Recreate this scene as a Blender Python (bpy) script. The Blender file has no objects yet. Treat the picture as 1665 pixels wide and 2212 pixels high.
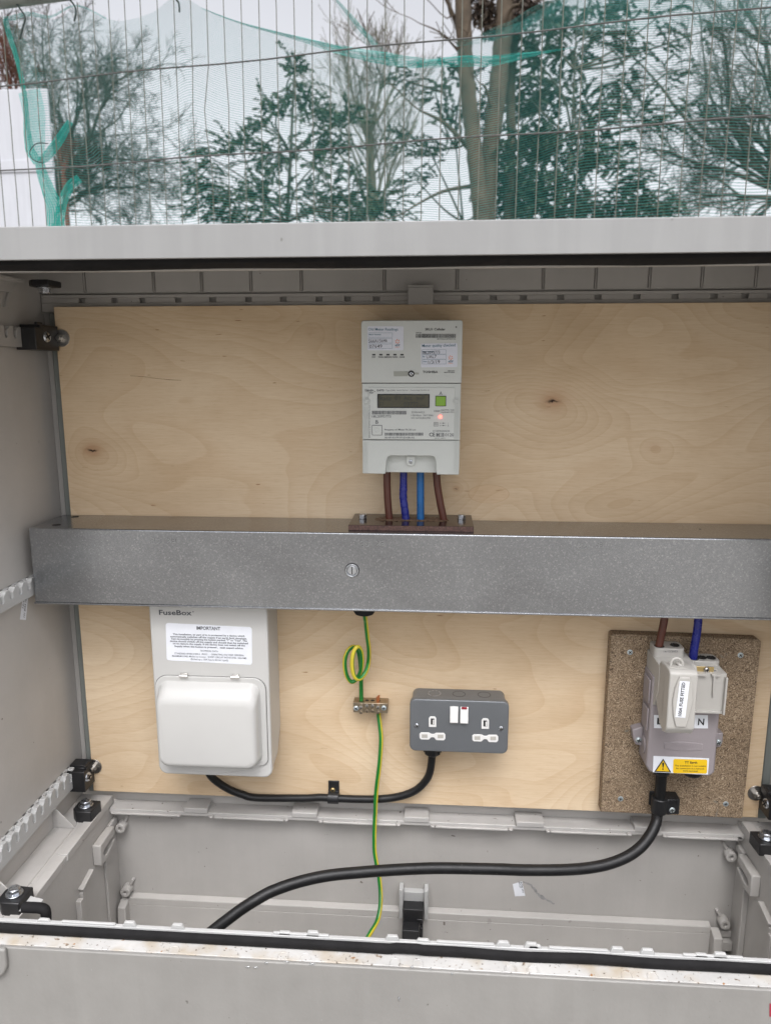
import bpy, bmesh, math, random
from mathutils import Vector, Matrix, noise
rnd = random.Random(7)
R = math.radians
scene = bpy.context.scene
COL = scene.collection
GZ = -1.15                      # ground level; the camera is the origin

# ------------------------------------------------------------ camera
FPX, YAW, PIT, ROL = 1589.926, 0.0706852, 0.190543, -0.000304
_f = Vector((-math.sin(YAW)*math.cos(PIT), math.cos(YAW)*math.cos(PIT), -math.sin(PIT)))
_r0 = Vector((math.cos(YAW), math.sin(YAW), 0)); _u0 = _r0.cross(_f)
_r = _r0*math.cos(ROL)+_u0*math.sin(ROL); _u = _u0*math.cos(ROL)-_r0*math.sin(ROL)
cam = bpy.data.cameras.new('camera'); camo = bpy.data.objects.new('camera', cam); COL.objects.link(camo)
cam.sensor_fit = 'VERTICAL'; cam.sensor_height = 36; cam.lens = 36*FPX/2212
cam.clip_start = 0.02; cam.clip_end = 1000
camo.matrix_world = Matrix(((_r.x,_u.x,-_f.x,0),(_r.y,_u.y,-_f.y,0),(_r.z,_u.z,-_f.z,0),(0,0,0,1)))
cam.dof.use_dof = True; cam.dof.focus_distance = 0.99; cam.dof.aperture_fstop = 6.8
scene.camera = camo
# ------------------------------------------------------------ world, sun, exposure (overcast)
w = bpy.data.worlds.new('World'); scene.world = w; w.use_nodes = True
nt = w.node_tree; nt.nodes.clear()
sky = nt.nodes.new('ShaderNodeTexSky'); sky.sky_type = 'NISHITA'; sky.sun_disc = False
sky.sun_elevation = R(60); sky.sun_rotation = R(168); sky.dust_density = 4; sky.air_density = 1.0; sky.ozone_density = 1
hs = nt.nodes.new('ShaderNodeHueSaturation'); hs.inputs['Saturation'].default_value = 0.10
tc = nt.nodes.new('ShaderNodeTexCoord'); sp = nt.nodes.new('ShaderNodeSeparateXYZ')
mr = nt.nodes.new('ShaderNodeMapRange'); mr.inputs['From Min'].default_value = 0.40; mr.inputs['From Max'].default_value = 0.98
mr.inputs['To Min'].default_value = 1.58; mr.inputs['To Max'].default_value = 2.7     # overcast: the zenith is about three times the horizon
vm = nt.nodes.new('ShaderNodeVectorMath'); vm.operation = 'SCALE'
tint = nt.nodes.new('ShaderNodeMix'); tint.data_type = 'RGBA'; tint.blend_type = 'MULTIPLY'; tint.inputs[0].default_value = 1
tint.inputs[7].default_value = (0.985, 0.985, 1.02, 1)
ns = nt.nodes.new('ShaderNodeTexNoise'); ns.inputs['Scale'].default_value = 2.2; ns.inputs['Detail'].default_value = 4
nr = nt.nodes.new('ShaderNodeMapRange'); nr.inputs['To Min'].default_value = 0.93; nr.inputs['To Max'].default_value = 1.07
mm = nt.nodes.new('ShaderNodeMath'); mm.operation = 'MULTIPLY'
bg = nt.nodes.new('ShaderNodeBackground'); bg.inputs['Strength'].default_value = 0.12
out = nt.nodes.new('ShaderNodeOutputWorld')
L = nt.links.new
L(sky.outputs[0], hs.inputs['Color']); L(hs.outputs[0], vm.inputs[0]); L(tc.outputs['Generated'], sp.inputs[0])
L(sp.outputs['Z'], mr.inputs['Value']); L(tc.outputs['Generated'], ns.inputs['Vector']); L(ns.outputs[0], nr.inputs['Value'])
L(mr.outputs[0], mm.inputs[0]); L(nr.outputs[0], mm.inputs[1]); L(mm.outputs[0], vm.inputs['Scale'])
L(vm.outputs[0], tint.inputs[6]); L(tint.outputs[2], bg.inputs['Color']); L(bg.outputs[0], out.inputs[0])
sl = bpy.data.lights.new('sun', 'SUN'); sl.energy = 0.7; sl.angle = R(26); sl.color = (1, .97, .93)
so = bpy.data.objects.new('sun', sl); COL.objects.link(so)
so.rotation_euler = (R(30), 0, R(-12))          # high behind the camera, veiled
scene.view_settings.view_transform = 'Standard'; scene.view_settings.look = 'None'
scene.view_settings.exposure = 0.40; scene.view_settings.gamma = 1

# ------------------------------------------------------------ measuring: where a ray of the photograph meets a plane of the cabinet
FR = {'m':(1300,1150,2.764),'f':(500,2200,2.765),'s':(1200,2200,2.22),'c':(2200,2250,2.4096),'b':(0,2850,1.85),'p':(900,3000,1.5136),
      'r':(1900,2950,1.68),'a':(0,950,2.081),'l':(0,1850,2.081),'t':(0,800,1.11),'u':(1400,800,1.1167),'g':(1250,1850,2.775),
      'x':(0,0,1.85),'y':(2000,0,1.8687),'w':(1200,0,1.85),'k':(1000,1850,.8805),'D':(0,0,1/1.7363),'z':(0,3350,2.3786)}
def at(fr, x, y, **k):
    o = FR[fr]; u = (o[0]+x/o[2])/1.7363; v = (o[1]+y/o[2])/1.7363
    d = _r*((u-832.5)/FPX) - _u*((v-1106)/FPX) + _f
    (a, val), = k.items(); i = 'XYZ'.index(a)
    return d*(val/d[i])

# ------------------------------------------------------------ materials
def _n(nt, t, **kw):
    n = nt.nodes.new(t)
    for a, b in kw.items(): setattr(n, a, b)
    return n
def ramp(nt, stops):
    n = nt.nodes.new('ShaderNodeValToRGB'); e = n.color_ramp.elements
    while len(e) < len(stops): e.new(0.5)
    for i, (p, c) in enumerate(stops): e[i].position = p; e[i].color = (*c, 1) if len(c) == 3 else c
    return n
def pm(name, col, rough=.5, metal=0, var=.06, scale=20, bump=0, bscale=400, spec=.5, specks=None, emit=0, trans=0, rvar=.08, streak=0):
    m = bpy.data.materials.new(name); m.use_nodes = True; nt = m.node_tree; L = nt.links.new
    b = nt.nodes['Principled BSDF']; b.inputs['Metallic'].default_value = metal
    b.inputs['Specular IOR Level'].default_value = spec; b.inputs['Transmission Weight'].default_value = trans
    tc = _n(nt, 'ShaderNodeTexCoord'); n1 = _n(nt, 'ShaderNodeTexNoise'); n1.inputs['Scale'].default_value = scale; n1.inputs['Detail'].default_value = 6
    n1.inputs['Roughness'].default_value = .62
    L(tc.outputs['Object'], n1.inputs['Vector'])
    lo = tuple(max(0, c*(1-var)) for c in col); hi = tuple(min(1, c*(1+var)) for c in col)
    r = ramp(nt, [(.3, lo), (.7, hi)]); L(n1.outputs[0], r.inputs[0]); c = r.outputs[0]
    if specks:                                   # [(scale, threshold, colour)]
        for sc, th, cc in specks:
            v = _n(nt, 'ShaderNodeTexNoise'); v.inputs['Scale'].default_value = sc; v.inputs['Detail'].default_value = 3
            L(tc.outputs['Object'], v.inputs['Vector'])
            q = ramp(nt, [(th, (0,0,0)), (th+(.025 if sc > 40 else .2), (1,1,1))]); L(v.outputs[0], q.inputs[0])
            mx = _n(nt, 'ShaderNodeMix', data_type='RGBA'); L(q.outputs[0], mx.inputs[0]); L(c, mx.inputs[6]); mx.inputs[7].default_value = (*cc, 1)
            c = mx.outputs[2]
    if streak:                                   # rain streaks running down
        mp = _n(nt, 'ShaderNodeMapping'); mp.inputs['Scale'].default_value = (48, 30, 3.5); L(tc.outputs['Object'], mp.inputs['Vector'])
        v = _n(nt, 'ShaderNodeTexNoise'); v.inputs['Scale'].default_value = 1; v.inputs['Detail'].default_value = 5; v.inputs['Distortion'].default_value = .6; L(mp.outputs[0], v.inputs['Vector'])
        q = ramp(nt, [(.42, (1-streak,)*3), (.62, (1,1,1))]); L(v.outputs[0], q.inputs[0])
        mx = _n(nt, 'ShaderNodeMix', data_type='RGBA', blend_type='MULTIPLY'); mx.inputs[0].default_value = 1; L(c, mx.inputs[6]); L(q.outputs[0], mx.inputs[7]); c = mx.outputs[2]
    L(c, b.inputs['Base Color'])
    rr = _n(nt, 'ShaderNodeMapRange'); rr.inputs['To Min'].default_value = max(0, rough-rvar); rr.inputs['To Max'].default_value = min(1, rough+rvar)
    n2 = _n(nt, 'ShaderNodeTexNoise'); n2.inputs['Scale'].default_value = scale*3.3; n2.inputs['Detail'].default_value = 4
    L(tc.outputs['Object'], n2.inputs['Vector']); L(n2.outputs[0], rr.inputs['Value']); L(rr.outputs[0], b.inputs['Roughness'])
    if bump:
        n3 = _n(nt, 'ShaderNodeTexNoise'); n3.inputs['Scale'].default_value = bscale; n3.inputs['Detail'].default_value = 3
        L(tc.outputs['Object'], n3.inputs['Vector']); bp = _n(nt, 'ShaderNodeBump'); bp.inputs['Strength'].default_value = bump; bp.inputs['Distance'].default_value = .0006
        L(n3.outputs[0], bp.inputs['Height']); L(bp.outputs[0], b.inputs['Normal'])
    if emit: b.inputs['Emission Color'].default_value = (*col, 1); b.inputs['Emission Strength'].default_value = emit
    return m
M = {}
GREY = (.405, .388, .365)
M['grp'] = pm('grp_grey', GREY, .42, var=.07, scale=7, bump=.25, bscale=260, specks=[(120, .735, (.16,.14,.12)), (45, .74, (.33,.31,.29))], streak=.025)
M['grp_wall_lit'] = pm('grp_wall_lit', (.44,.42,.395), .42, var=.07, scale=7, bump=.25, bscale=260, specks=[(120, .745, (.16,.14,.12)), (45, .74, (.37,.35,.33))], streak=.025)  # copy of grp with brighter light put into its colour, for the side walls
M['grp_dirty'] = pm('grp_dirty', (.41,.395,.375), .45, var=.13, scale=9, bump=.3, bscale=200, specks=[(90, .70, (.13,.11,.09)), (300, .72, (.2,.18,.15))])
M['grp_out'] = pm('grp_outer', (.245,.237,.222), .5, var=.07, scale=14, bump=.35, bscale=240, specks=[(70, .735, (.10,.09,.08)), (150, .75, (.12,.10,.09)), (260, .76, (.36,.35,.33))], streak=.035)
M['grp_white'] = pm('grp_white', (.42,.42,.41), .38, var=.05, scale=16, bump=.15)
M['lid'] = pm('lid_grp', (.262,.262,.256), .42, var=.05, scale=6, bump=.2, bscale=120, specks=[(40, .80, (.30,.21,.13)), (95, .74, (.17,.165,.155))], streak=.07)
M['ledge'] = pm('ledge_stained', (.47,.46,.44), .4, var=.12, scale=22, bump=.3, bscale=300,
                specks=[(28, .50, (.40,.345,.27)), (150, .655, (.24,.18,.13)), (110, .70, (.30,.15,.06)), (300, .66, (.10,.08,.06)), (55, .70, (.30,.24,.18))])
M['strip'] = pm('corner_strip', (.20,.215,.20), .45, var=.08, scale=12)
M['black'] = pm('black_plastic', (.012,.012,.013), .42, var=.2, scale=60, bump=.3, bscale=300)
M['rubber'] = pm('black_rubber', (.010,.0095,.010), .8, spec=.2, var=.25, scale=40, bump=.5, bscale=200, specks=[(150, .78, (.09,.09,.09))])
M['cable'] = pm('black_cable_sheath', (.009,.009,.0095), .45, spec=.35, var=.25, scale=60, bump=.5, bscale=110, specks=[(160, .735, (.06,.06,.058))])
M['zinc'] = pm('zinc_bolt', (.55,.57,.60), .28, metal=1, var=.1, scale=90)
M['zinc_green'] = pm('zinc_screw', (.50,.56,.57), .38, metal=.6, var=.15, scale=200)
M['steel'] = pm('stainless', (.50,.48,.45), .3, metal=1, var=.1, scale=90)
M['brass'] = pm('nickel_brass', (.36,.30,.22), .36, metal=1, var=.18, scale=120, bump=.3)
M['brass_screw'] = pm('brass_screw', (.55,.42,.2), .35, metal=1, var=.1, scale=90)
M['copper'] = pm('copper', (.62,.25,.12), .35, metal=1, var=.2, scale=300)
M['meter'] = pm('meter_grey', (.52,.54,.515), .42, var=.02, scale=20, bump=.12, bscale=900)
M['meter_panel'] = pm('meter_panel', (.55,.57,.545), .38, var=.02, scale=20, bump=.05)
M['label'] = pm('label_paper', (.62,.64,.70), .45, var=.03, scale=60)
M['label_white'] = pm('label_white', (.74,.76,.80), .4, var=.03, scale=60)
M['ink'] = pm('ink', (.02,.02,.022), .5, var=.1)
M['ink_grey'] = pm('ink_grey', (.07,.075,.085), .5, var=.1)
M['ink_blue'] = pm('ink_blue', (.03,.13,.20), .5, var=.1)
M['ink_pen'] = pm('ink_pen', (.05,.05,.06), .5, var=.1)
M['orange'] = pm('orange_print', (.75,.20,.05), .5, var=.1)
M['lcd_frame'] = pm('lcd_frame', (.012,.013,.012), .2, var=.1)
M['lcd'] = pm('lcd', (.075,.072,.045), .15, var=.12, scale=30)
M['lcd_ink'] = pm('lcd_ink', (.012,.014,.009), .3, var=.1)
M['green'] = pm('green_button', (.20,.38,.03), .4, var=.05)
M['led'] = pm('led_red', (1,.08,.06), .3, var=0, emit=5)
M['fuse_white'] = pm('powder_white', (.51,.505,.485), .36, var=.015, scale=14, bump=.18, bscale=700)
M['chrome'] = pm('chrome', (.75,.73,.70), .14, metal=1, var=.05)
M['socket_grey'] = pm('metalclad_grey', (.152,.162,.172), .36, metal=.35, var=.05, scale=25, bump=.25, bscale=900)
M['socket_white'] = pm('socket_white', (.72,.71,.69), .3, var=.02)
M['dark'] = pm('dark_hole', (.012,.011,.01), .7, var=.2)
M['red'] = pm('red_neon', (.30,.02,.035), .3, var=.1)
M['cut_mauve'] = pm('cutout_mauve', (.285,.255,.262), .42, var=.03, scale=30, bump=.2, bscale=500)
M['cut_grey'] = pm('cutout_grey', (.43,.415,.385), .4, var=.02, scale=30, bump=.15, bscale=500)
M['brown'] = pm('brown_insulation', (.095,.030,.019), .33, var=.12, scale=50, bump=.2, bscale=90)
M['dblue'] = pm('dark_blue_tape', (.012,.018,.19), .28, var=.2, scale=40, bump=.6, bscale=60)
M['lblue'] = pm('light_blue_insulation', (.010,.115,.33), .3, var=.15, scale=70, bump=.4, bscale=90)
M['egreen'] = pm('earth_green', (.01,.16,.022), .33, var=.08, scale=50)
M['eyellow'] = pm('earth_yellow', (.52,.43,.03), .35, var=.06, scale=50)
M['yellow'] = pm('warning_yellow', (.78,.50,.01), .45, var=.03)
M['sred'] = pm('red_sticker', (.30,.02,.04), .45, var=.06)
M['pink'] = pm('pink_scrap', (.38,.08,.15), .6, var=.1)
M['paxolin'] = pm('phenolic_face', (.030,.016,.012), .16, var=.15, scale=30)
M['paxolin_edge'] = pm('phenolic_edge', (.10,.055,.045), .75, var=.5, scale=380, bump=.8, bscale=400)
M['fibre'] = pm('rough_fibre', (.16,.10,.06), .9, var=.7, scale=260, bump=1, bscale=300)
M['wire'] = pm('fence_wire', (.125,.13,.105), .55, metal=.2, var=.25, scale=30)
M['wire_dark'] = pm('fence_wire_cross', (.09,.09,.085), .55, metal=.2, var=.25, scale=30)
M['tube'] = pm('fence_tube', (.20,.22,.20), .5, metal=.4, var=.3, scale=14)
M['tie'] = pm('cable_tie', (.02,.035,.03), .5)
M['hoard'] = pm('white_hoarding', (.47,.48,.51), .6, var=.06, scale=2, specks=[(5, .70, (.42,.42,.43))], streak=.05)
M['bark'] = pm('bark', (.070,.052,.034), .9, var=.4, scale=9, bump=1, bscale=30)
M['twig'] = pm('twig', (.062,.056,.040), .9, var=.3, scale=6)
M['twig_pale'] = pm('twig_pale', (.13,.12,.085), .9, var=.3, scale=6)
M['twig_red'] = pm('twig_red', (.13,.055,.035), .9, var=.3, scale=6)
def leafmat(name, c1, c2):
    m = bpy.data.materials.new(name); m.use_nodes = True; nt = m.node_tree; b = nt.nodes['Principled BSDF']
    g = _n(nt, 'ShaderNodeNewGeometry'); r = ramp(nt, [(0, c1), (1, c2)]); nt.links.new(g.outputs['Random Per Island'], r.inputs[0])
    nt.links.new(r.outputs[0], b.inputs['Base Color']); b.inputs['Roughness'].default_value = .6
    return m
M['leaf'] = leafmat('evergreen_leaf', (.014,.036,.018), (.075,.11,.05))
M['leaf_dark'] = leafmat('dark_leaf', (.010,.026,.015), (.06,.085,.04))
M['leaf_brown'] = leafmat('brown_leaf', (.03,.02,.012), (.07,.045,.03))

def mat_ground():
    m = pm('ground_mud', (.25,.235,.21), .9, var=.35, scale=3, bump=1, bscale=20, specks=[(9, .62, (.12,.12,.07))]); return m
M['ground'] = mat_ground()

def mat_steel():
    m = bpy.data.materials.new('galvanised_steel'); m.use_nodes = True; nt = m.node_tree; L = nt.links.new
    b = nt.nodes['Principled BSDF']; tc = _n(nt, 'ShaderNodeTexCoord')
    v = _n(nt, 'ShaderNodeTexVoronoi'); v.inputs['Scale'].default_value = 620; v.inputs['Randomness'].default_value = 1
    L(tc.outputs['Object'], v.inputs['Vector'])
    sx = _n(nt, 'ShaderNodeSeparateXYZ'); L(v.outputs['Color'], sx.inputs[0])
    n = _n(nt, 'ShaderNodeTexNoise'); n.inputs['Scale'].default_value = 3.2; n.inputs['Detail'].default_value = 5; n.inputs['Distortion'].default_value = .8; mpg = _n(nt, 'ShaderNodeMapping'); mpg.inputs['Scale'].default_value = (1.3, 1, 2.2); L(tc.outputs['Object'], mpg.inputs['Vector']); L(mpg.outputs[0], n.inputs['Vector'])
    r1 = ramp(nt, [(0, (.33,.34,.355)), (.6, (.36,.372,.385)), (.9, (.40,.41,.425)), (1, (.50,.51,.52))]); L(sx.outputs[0], r1.inputs[0])
    r2 = ramp(nt, [(.34, (.78,.775,.775)), (.5, (.90,.90,.90)), (.64, (1,1,1))]); L(n.outputs[0], r2.inputs[0])
    mx = _n(nt, 'ShaderNodeMix', data_type='RGBA', blend_type='MULTIPLY'); mx.inputs[0].default_value = 1
    L(r1.outputs[0], mx.inputs[6]); L(r2.outputs[0], mx.inputs[7]); L(mx.outputs[2], b.inputs['Base Color'])
    b.inputs['Metallic'].default_value = .92
    mr = _n(nt, 'ShaderNodeMapRange'); mr.inputs['To Min'].default_value = .22; mr.inputs['To Max'].default_value = .27
    L(sx.outputs[1], mr.inputs['Value']); L(mr.outputs[0], b.inputs['Roughness'])
    bp = _n(nt, 'ShaderNodeBump'); bp.inputs['Strength'].default_value = .025; bp.inputs['Distance'].default_value = .0003
    L(sx.outputs[2], bp.inputs['Height']); L(bp.outputs[0], b.inputs['Normal'])
    return m
M['galv'] = mat_steel()

def mat_ply():
    m = bpy.data.materials.new('birch_plywood'); m.use_nodes = True; nt = m.node_tree; L = nt.links.new
    b = nt.nodes['Principled BSDF']; tc = _n(nt, 'ShaderNodeTexCoord'); g = _n(nt, 'ShaderNodeNewGeometry')
    P0 = g.outputs['Position']
    def math_(op, a, bb=None, clamp=False):
        n = _n(nt, 'ShaderNodeMath', operation=op); n.use_clamp = clamp
        for i, x in enumerate((a, bb)):
            if x is None: continue
            if isinstance(x, (int, float)): n.inputs[i].default_value = x
            else: L(x, n.inputs[i])
        return n.outputs[0]
    def mapped(sc, loc=(0,0,0)):
        mp = _n(nt, 'ShaderNodeMapping'); mp.inputs['Scale'].default_value = sc; mp.inputs['Location'].default_value = loc; L(P0, mp.inputs['Vector']); return mp.outputs[0]
    def noise_(vec, s, d=3, rough=.5, dist=0):
        n = _n(nt, 'ShaderNodeTexNoise'); n.inputs['Scale'].default_value = s; n.inputs['Detail'].default_value = d
        n.inputs['Roughness'].default_value = rough; n.inputs['Distortion'].default_value = dist; L(vec, n.inputs['Vector']); return n.outputs[0]
    h = noise_(mapped((1.0, 0, 2.3)), 2.1, 1.5, .42, .5)
    # knots: x, z, radius, strength, darkness
    knots = [at('D',200,973,Y=1.025), at('D',1193,867,Y=1.025), at('D',672,716,Y=1.025), at('D',1412,968,Y=1.025), at('D',985,1055,Y=1.025), at('D',1120,845,Y=1.025)]
    par = [(.052,.19,.95), (.062,.23,1), (.03,.1,.3), (.03,.1,.45), (.018,.08,.8), (.03,.08,.15)]
    sep = _n(nt, 'ShaderNodeSeparateXYZ'); L(P0, sep.inputs[0])
    halo = None; core = None; wobk = noise_(mapped((110, 0, 60)), 1.0, 3)
    for k, (rad, st, dk) in zip(knots, par):
        dx = math_('SUBTRACT', sep.outputs[0], k.x); dz = math_('MULTIPLY', math_('SUBTRACT', sep.outputs[2], k.z), 1.35)
        d2 = math_('ADD', math_('MULTIPLY', dx, dx), math_('MULTIPLY', dz, dz))
        dz3 = math_('ADD', math_('MULTIPLY', dz, 3.2), math_('MULTIPLY', math_('SUBTRACT', wobk, .5), .05)); d3 = math_('ADD', math_('MULTIPLY', dx, dx), math_('MULTIPLY', dz3, dz3))
        e = math_('EXPONENT', math_('MULTIPLY', d2, -1/(rad*rad)))
        h = math_('ADD', h, math_('MULTIPLY', e, st))
        e2 = math_('MULTIPLY', math_('EXPONENT', math_('MULTIPLY', d2, -1/(rad*rad*.10))), dk)
        halo = e2 if halo is None else math_('ADD', halo, e2)
        e3 = math_('MULTIPLY', math_('EXPONENT', math_('MULTIPLY', d3, -1/(rad*rad*.012))), 1 if dk > .7 else 0)
        core = e3 if core is None else math_('ADD', core, e3)
    fr = math_('FRACT', math_('MULTIPLY', h, 26))
    line = ramp(nt, [(0, (0,0,0)), (.04, (.8,.8,.8)), (.35, (.3,.3,.3)), (1, (0,0,0))]); L(fr, line.inputs[0])
    fib = noise_(mapped((14, 0, 420)), 1.0, 4, .6); fib2 = noise_(mapped((60, 0, 900)), 1.0, 2, .5)
    flame = noise_(mapped((1.4, 0, 3)), 2.3, 5, .55, .4)
    base = ramp(nt, [(.30, (.57,.43,.275)), (.5, (.67,.525,.355)), (.72, (.75,.615,.44))]); L(flame, base.inputs[0])
    def mixc(fac, c1, col, ff=1.0):
        mx = _n(nt, 'ShaderNodeMix', data_type='RGBA', blend_type='MULTIPLY'); L(math_('MULTIPLY', fac, ff, True), mx.inputs[0]); L(c1, mx.inputs[6]); mx.inputs[7].default_value = (*col, 1); return mx.outputs[2]
    c = mixc(line.outputs[0], base.outputs[0], (.80,.69,.57), .40)
    fr_ = ramp(nt, [(.35, (1,1,1)), (.65, (0,0,0))]); L(fib, fr_.inputs[0]); c = mixc(fr_.outputs[0], c, (.90,.85,.80), .55)
    fr2 = ramp(nt, [(.3, (1,1,1)), (.5, (0,0,0))]); L(fib2, fr2.inputs[0]); c = mixc(fr2.outputs[0], c, (.88,.84,.8), .6)
    fl = noise_(mapped((38, 0, 190), (3,0,5)), 1.0, 2, .5); flr = ramp(nt, [(.715, (0,0,0)), (.77, (1,1,1))]); L(fl, flr.inputs[0]); c = mixc(flr.outputs[0], c, (.50,.33,.22), .9)
    fl = noise_(mapped((150, 0, 260), (1,0,9)), 1.0, 2, .5); flr = ramp(nt, [(.80, (0,0,0)), (.84, (1,1,1))]); L(fl, flr.inputs[0]); c = mixc(flr.outputs[0], c, (.3,.2,.12), .8)
    c = mixc(halo, c, (.62,.38,.25), .6); wob = noise_(mapped((70, 0, 260)), 1.0, 2)
    c = mixc(math_('MULTIPLY', core, math_('MULTIPLY', wob, 2.0)), c, (.03,.015,.01), 1.4)
    # long thin check in the veneer, upper left
    a_, b_ = at('D',282,812,Y=1.025), at('D',392,822,Y=1.025)
    t = math_('DIVIDE', math_('SUBTRACT', sep.outputs[0], a_.x), b_.x-a_.x)
    wz = math_('MULTIPLY', math_('SUBTRACT', noise_(mapped((30,0,0)), 1, 3), .5), .004)
    dl = math_('ABSOLUTE', math_('SUBTRACT', math_('ADD', sep.outputs[2], wz), math_('ADD', math_('MULTIPLY', t, b_.z-a_.z), a_.z)))
    inside = math_('MULTIPLY', math_('GREATER_THAN', t, 0), math_('LESS_THAN', t, 1))
    c = mixc(math_('MULTIPLY', inside, math_('MULTIPLY', math_('LESS_THAN', dl, .0005), noise_(mapped((60,0,0)), 1, 3))), c, (.3,.2,.13), 1.1)
    # oval veneer patch
    k = at('D',1055,1067,Y=1.025)
    dx = math_('DIVIDE', math_('SUBTRACT', sep.outputs[0], k.x), .029); dz = math_('DIVIDE', math_('SUBTRACT', sep.outputs[2], k.z), .0135)
    dd = math_('SQRT', math_('ADD', math_('MULTIPLY', dx, dx), math_('MULTIPLY', dz, dz)))
    ring = math_('MULTIPLY', math_('LESS_THAN', dd, 1), math_('GREATER_THAN', dd, .94)); c = mixc(ring, c, (.8,.66,.55), .4)
    c = mixc(math_('LESS_THAN', dd, .94), c, (1.0,.96,.93), .8)
    L(c, b.inputs['Base Color']); b.inputs['Roughness'].default_value = .6; b.inputs['Specular IOR Level'].default_value = .3
    bp = _n(nt, 'ShaderNodeBump'); bp.inputs['Strength'].default_value = .15; bp.inputs['Distance'].default_value = .0005; L(fib, bp.inputs['Height']); L(bp.outputs[0], b.inputs['Normal'])
    return m
M['ply'] = mat_ply()
M['ply_edge'] = pm('plywood_edge', (.42,.30,.18), .8, var=.35, scale=160)

def mat_chip():
    m = bpy.data.materials.new('chipboard'); m.use_nodes = True; nt = m.node_tree; L = nt.links.new
    b = nt.nodes['Principled BSDF']; tc = _n(nt, 'ShaderNodeTexCoord')
    nd = _n(nt, 'ShaderNodeTexNoise'); nd.inputs['Scale'].default_value = 90; L(tc.outputs['Object'], nd.inputs['Vector'])
    mx0 = _n(nt, 'ShaderNodeMix', data_type='RGBA', blend_type='LINEAR_LIGHT'); mx0.inputs[0].default_value = .012; L(tc.outputs['Object'], mx0.inputs[6]); L(nd.outputs['Color'], mx0.inputs[7])
    v = _n(nt, 'ShaderNodeTexVoronoi'); v.inputs['Scale'].default_value = 900; L(mx0.outputs[2], v.inputs['Vector'])
    s = _n(nt, 'ShaderNodeSeparateXYZ'); L(v.outputs['Color'], s.inputs[0])
    r = ramp(nt, [(0, (.06,.038,.022)), (.3, (.20,.138,.085)), (.7, (.32,.235,.15)), (1, (.52,.41,.285))]); L(s.outputs[0], r.inputs[0])
    n = _n(nt, 'ShaderNodeTexNoise'); n.inputs['Scale'].default_value = 14; n.inputs['Detail'].default_value = 4; L(tc.outputs['Object'], n.inputs['Vector'])
    r2 = ramp(nt, [(.33, (.78,.76,.74)), (.6, (1,1,1))]); L(n.outputs[0], r2.inputs[0])
    mx = _n(nt, 'ShaderNodeMix', data_type='RGBA', blend_type='MULTIPLY'); mx.inputs[0].default_value = 1; L(r.outputs[0], mx.inputs[6]); L(r2.outputs[0], mx.inputs[7])
    n5 = _n(nt, 'ShaderNodeTexNoise'); n5.inputs['Scale'].default_value = 22; n5.inputs['Detail'].default_value = 5; n5.inputs['Distortion'].default_value = 1; L(tc.outputs['Object'], n5.inputs['Vector'])
    r5 = ramp(nt, [(.70, (0,0,0)), (.76, (.8,.8,.8))]); L(n5.outputs[0], r5.inputs[0])
    m5 = _n(nt, 'ShaderNodeMix', data_type='RGBA'); L(r5.outputs[0], m5.inputs[0]); L(mx.outputs[2], m5.inputs[6]); m5.inputs[7].default_value = (.10,.13,.13,1)
    L(m5.outputs[2], b.inputs['Base Color']); b.inputs['Roughness'].default_value = .85
    bp = _n(nt, 'ShaderNodeBump'); bp.inputs['Strength'].default_value = .5; bp.inputs['Distance'].default_value = .0006; L(s.outputs[1], bp.inputs['Height']); L(bp.outputs[0], b.inputs['Normal'])
    return m
M['chip'] = mat_chip()

def mat_net(name, dens, col=(.03,.42,.34), solid=0):
    # knitted debris netting: courses of thread along U, one course per unit of V, open between them
    m = bpy.data.materials.new(name); m.use_nodes = True; nt = m.node_tree; L = nt.links.new
    b = nt.nodes['Principled BSDF']; b.inputs['Roughness'].default_value = .5; o = nt.nodes['Material Output']
    uv = _n(nt, 'ShaderNodeUVMap'); s = _n(nt, 'ShaderNodeSeparateXYZ'); L(uv.outputs[0], s.inputs[0])
    def mt(op, a, bb=None):
        n = _n(nt, 'ShaderNodeMath', operation=op)
        for i, x in enumerate((a, bb)):
            if x is None: continue
            if isinstance(x, (int, float)): n.inputs[i].default_value = x
            else: L(x, n.inputs[i])
        return n.outputs[0]
    zz = mt('ABSOLUTE', mt('SUBTRACT', mt('FRACT', s.outputs[0]), .5))           # zigzag of the loops
    vv = mt('ADD', s.outputs[1], mt('MULTIPLY', zz, .55))
    line = mt('LESS_THAN', mt('FRACT', vv), dens)
    cross = mt('LESS_THAN', mt('FRACT', mt('ADD', s.outputs[0], mt('MULTIPLY', mt('FLOOR', s.outputs[1]), .5))), dens*.35)
    a = mt('MAXIMUM', line, cross)
    n = _n(nt, 'ShaderNodeTexNoise'); n.inputs['Scale'].default_value = .12; L(uv.outputs[0], n.inputs['Vector'])
    b.inputs['Base Color'].default_value = (*col, 1)
    tr = _n(nt, 'ShaderNodeBsdfTransparent'); tl = _n(nt, 'ShaderNodeBsdfTranslucent'); tl.inputs[0].default_value = (*[min(1, c*1.2) for c in col], 1)
    ms = _n(nt, 'ShaderNodeMixShader'); ms.inputs[0].default_value = .5; L(b.outputs[0], ms.inputs[1]); L(tl.outputs[0], ms.inputs[2])
    mx = _n(nt, 'ShaderNodeMixShader'); L(a, mx.inputs[0]); L(tr.outputs[0], mx.inputs[1]); L(ms.outputs[0], mx.inputs[2]); L(mx.outputs[0], o.inputs['Surface'])
    return m
M['net'] = mat_net('debris_netting', .16, (.045,.24,.215)); M['net_fold'] = mat_net('debris_netting_bunch', .62, (.02,.40,.33)); M['net_dense'] = mat_net('debris_netting_fold', .36, (.03,.42,.36))

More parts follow.
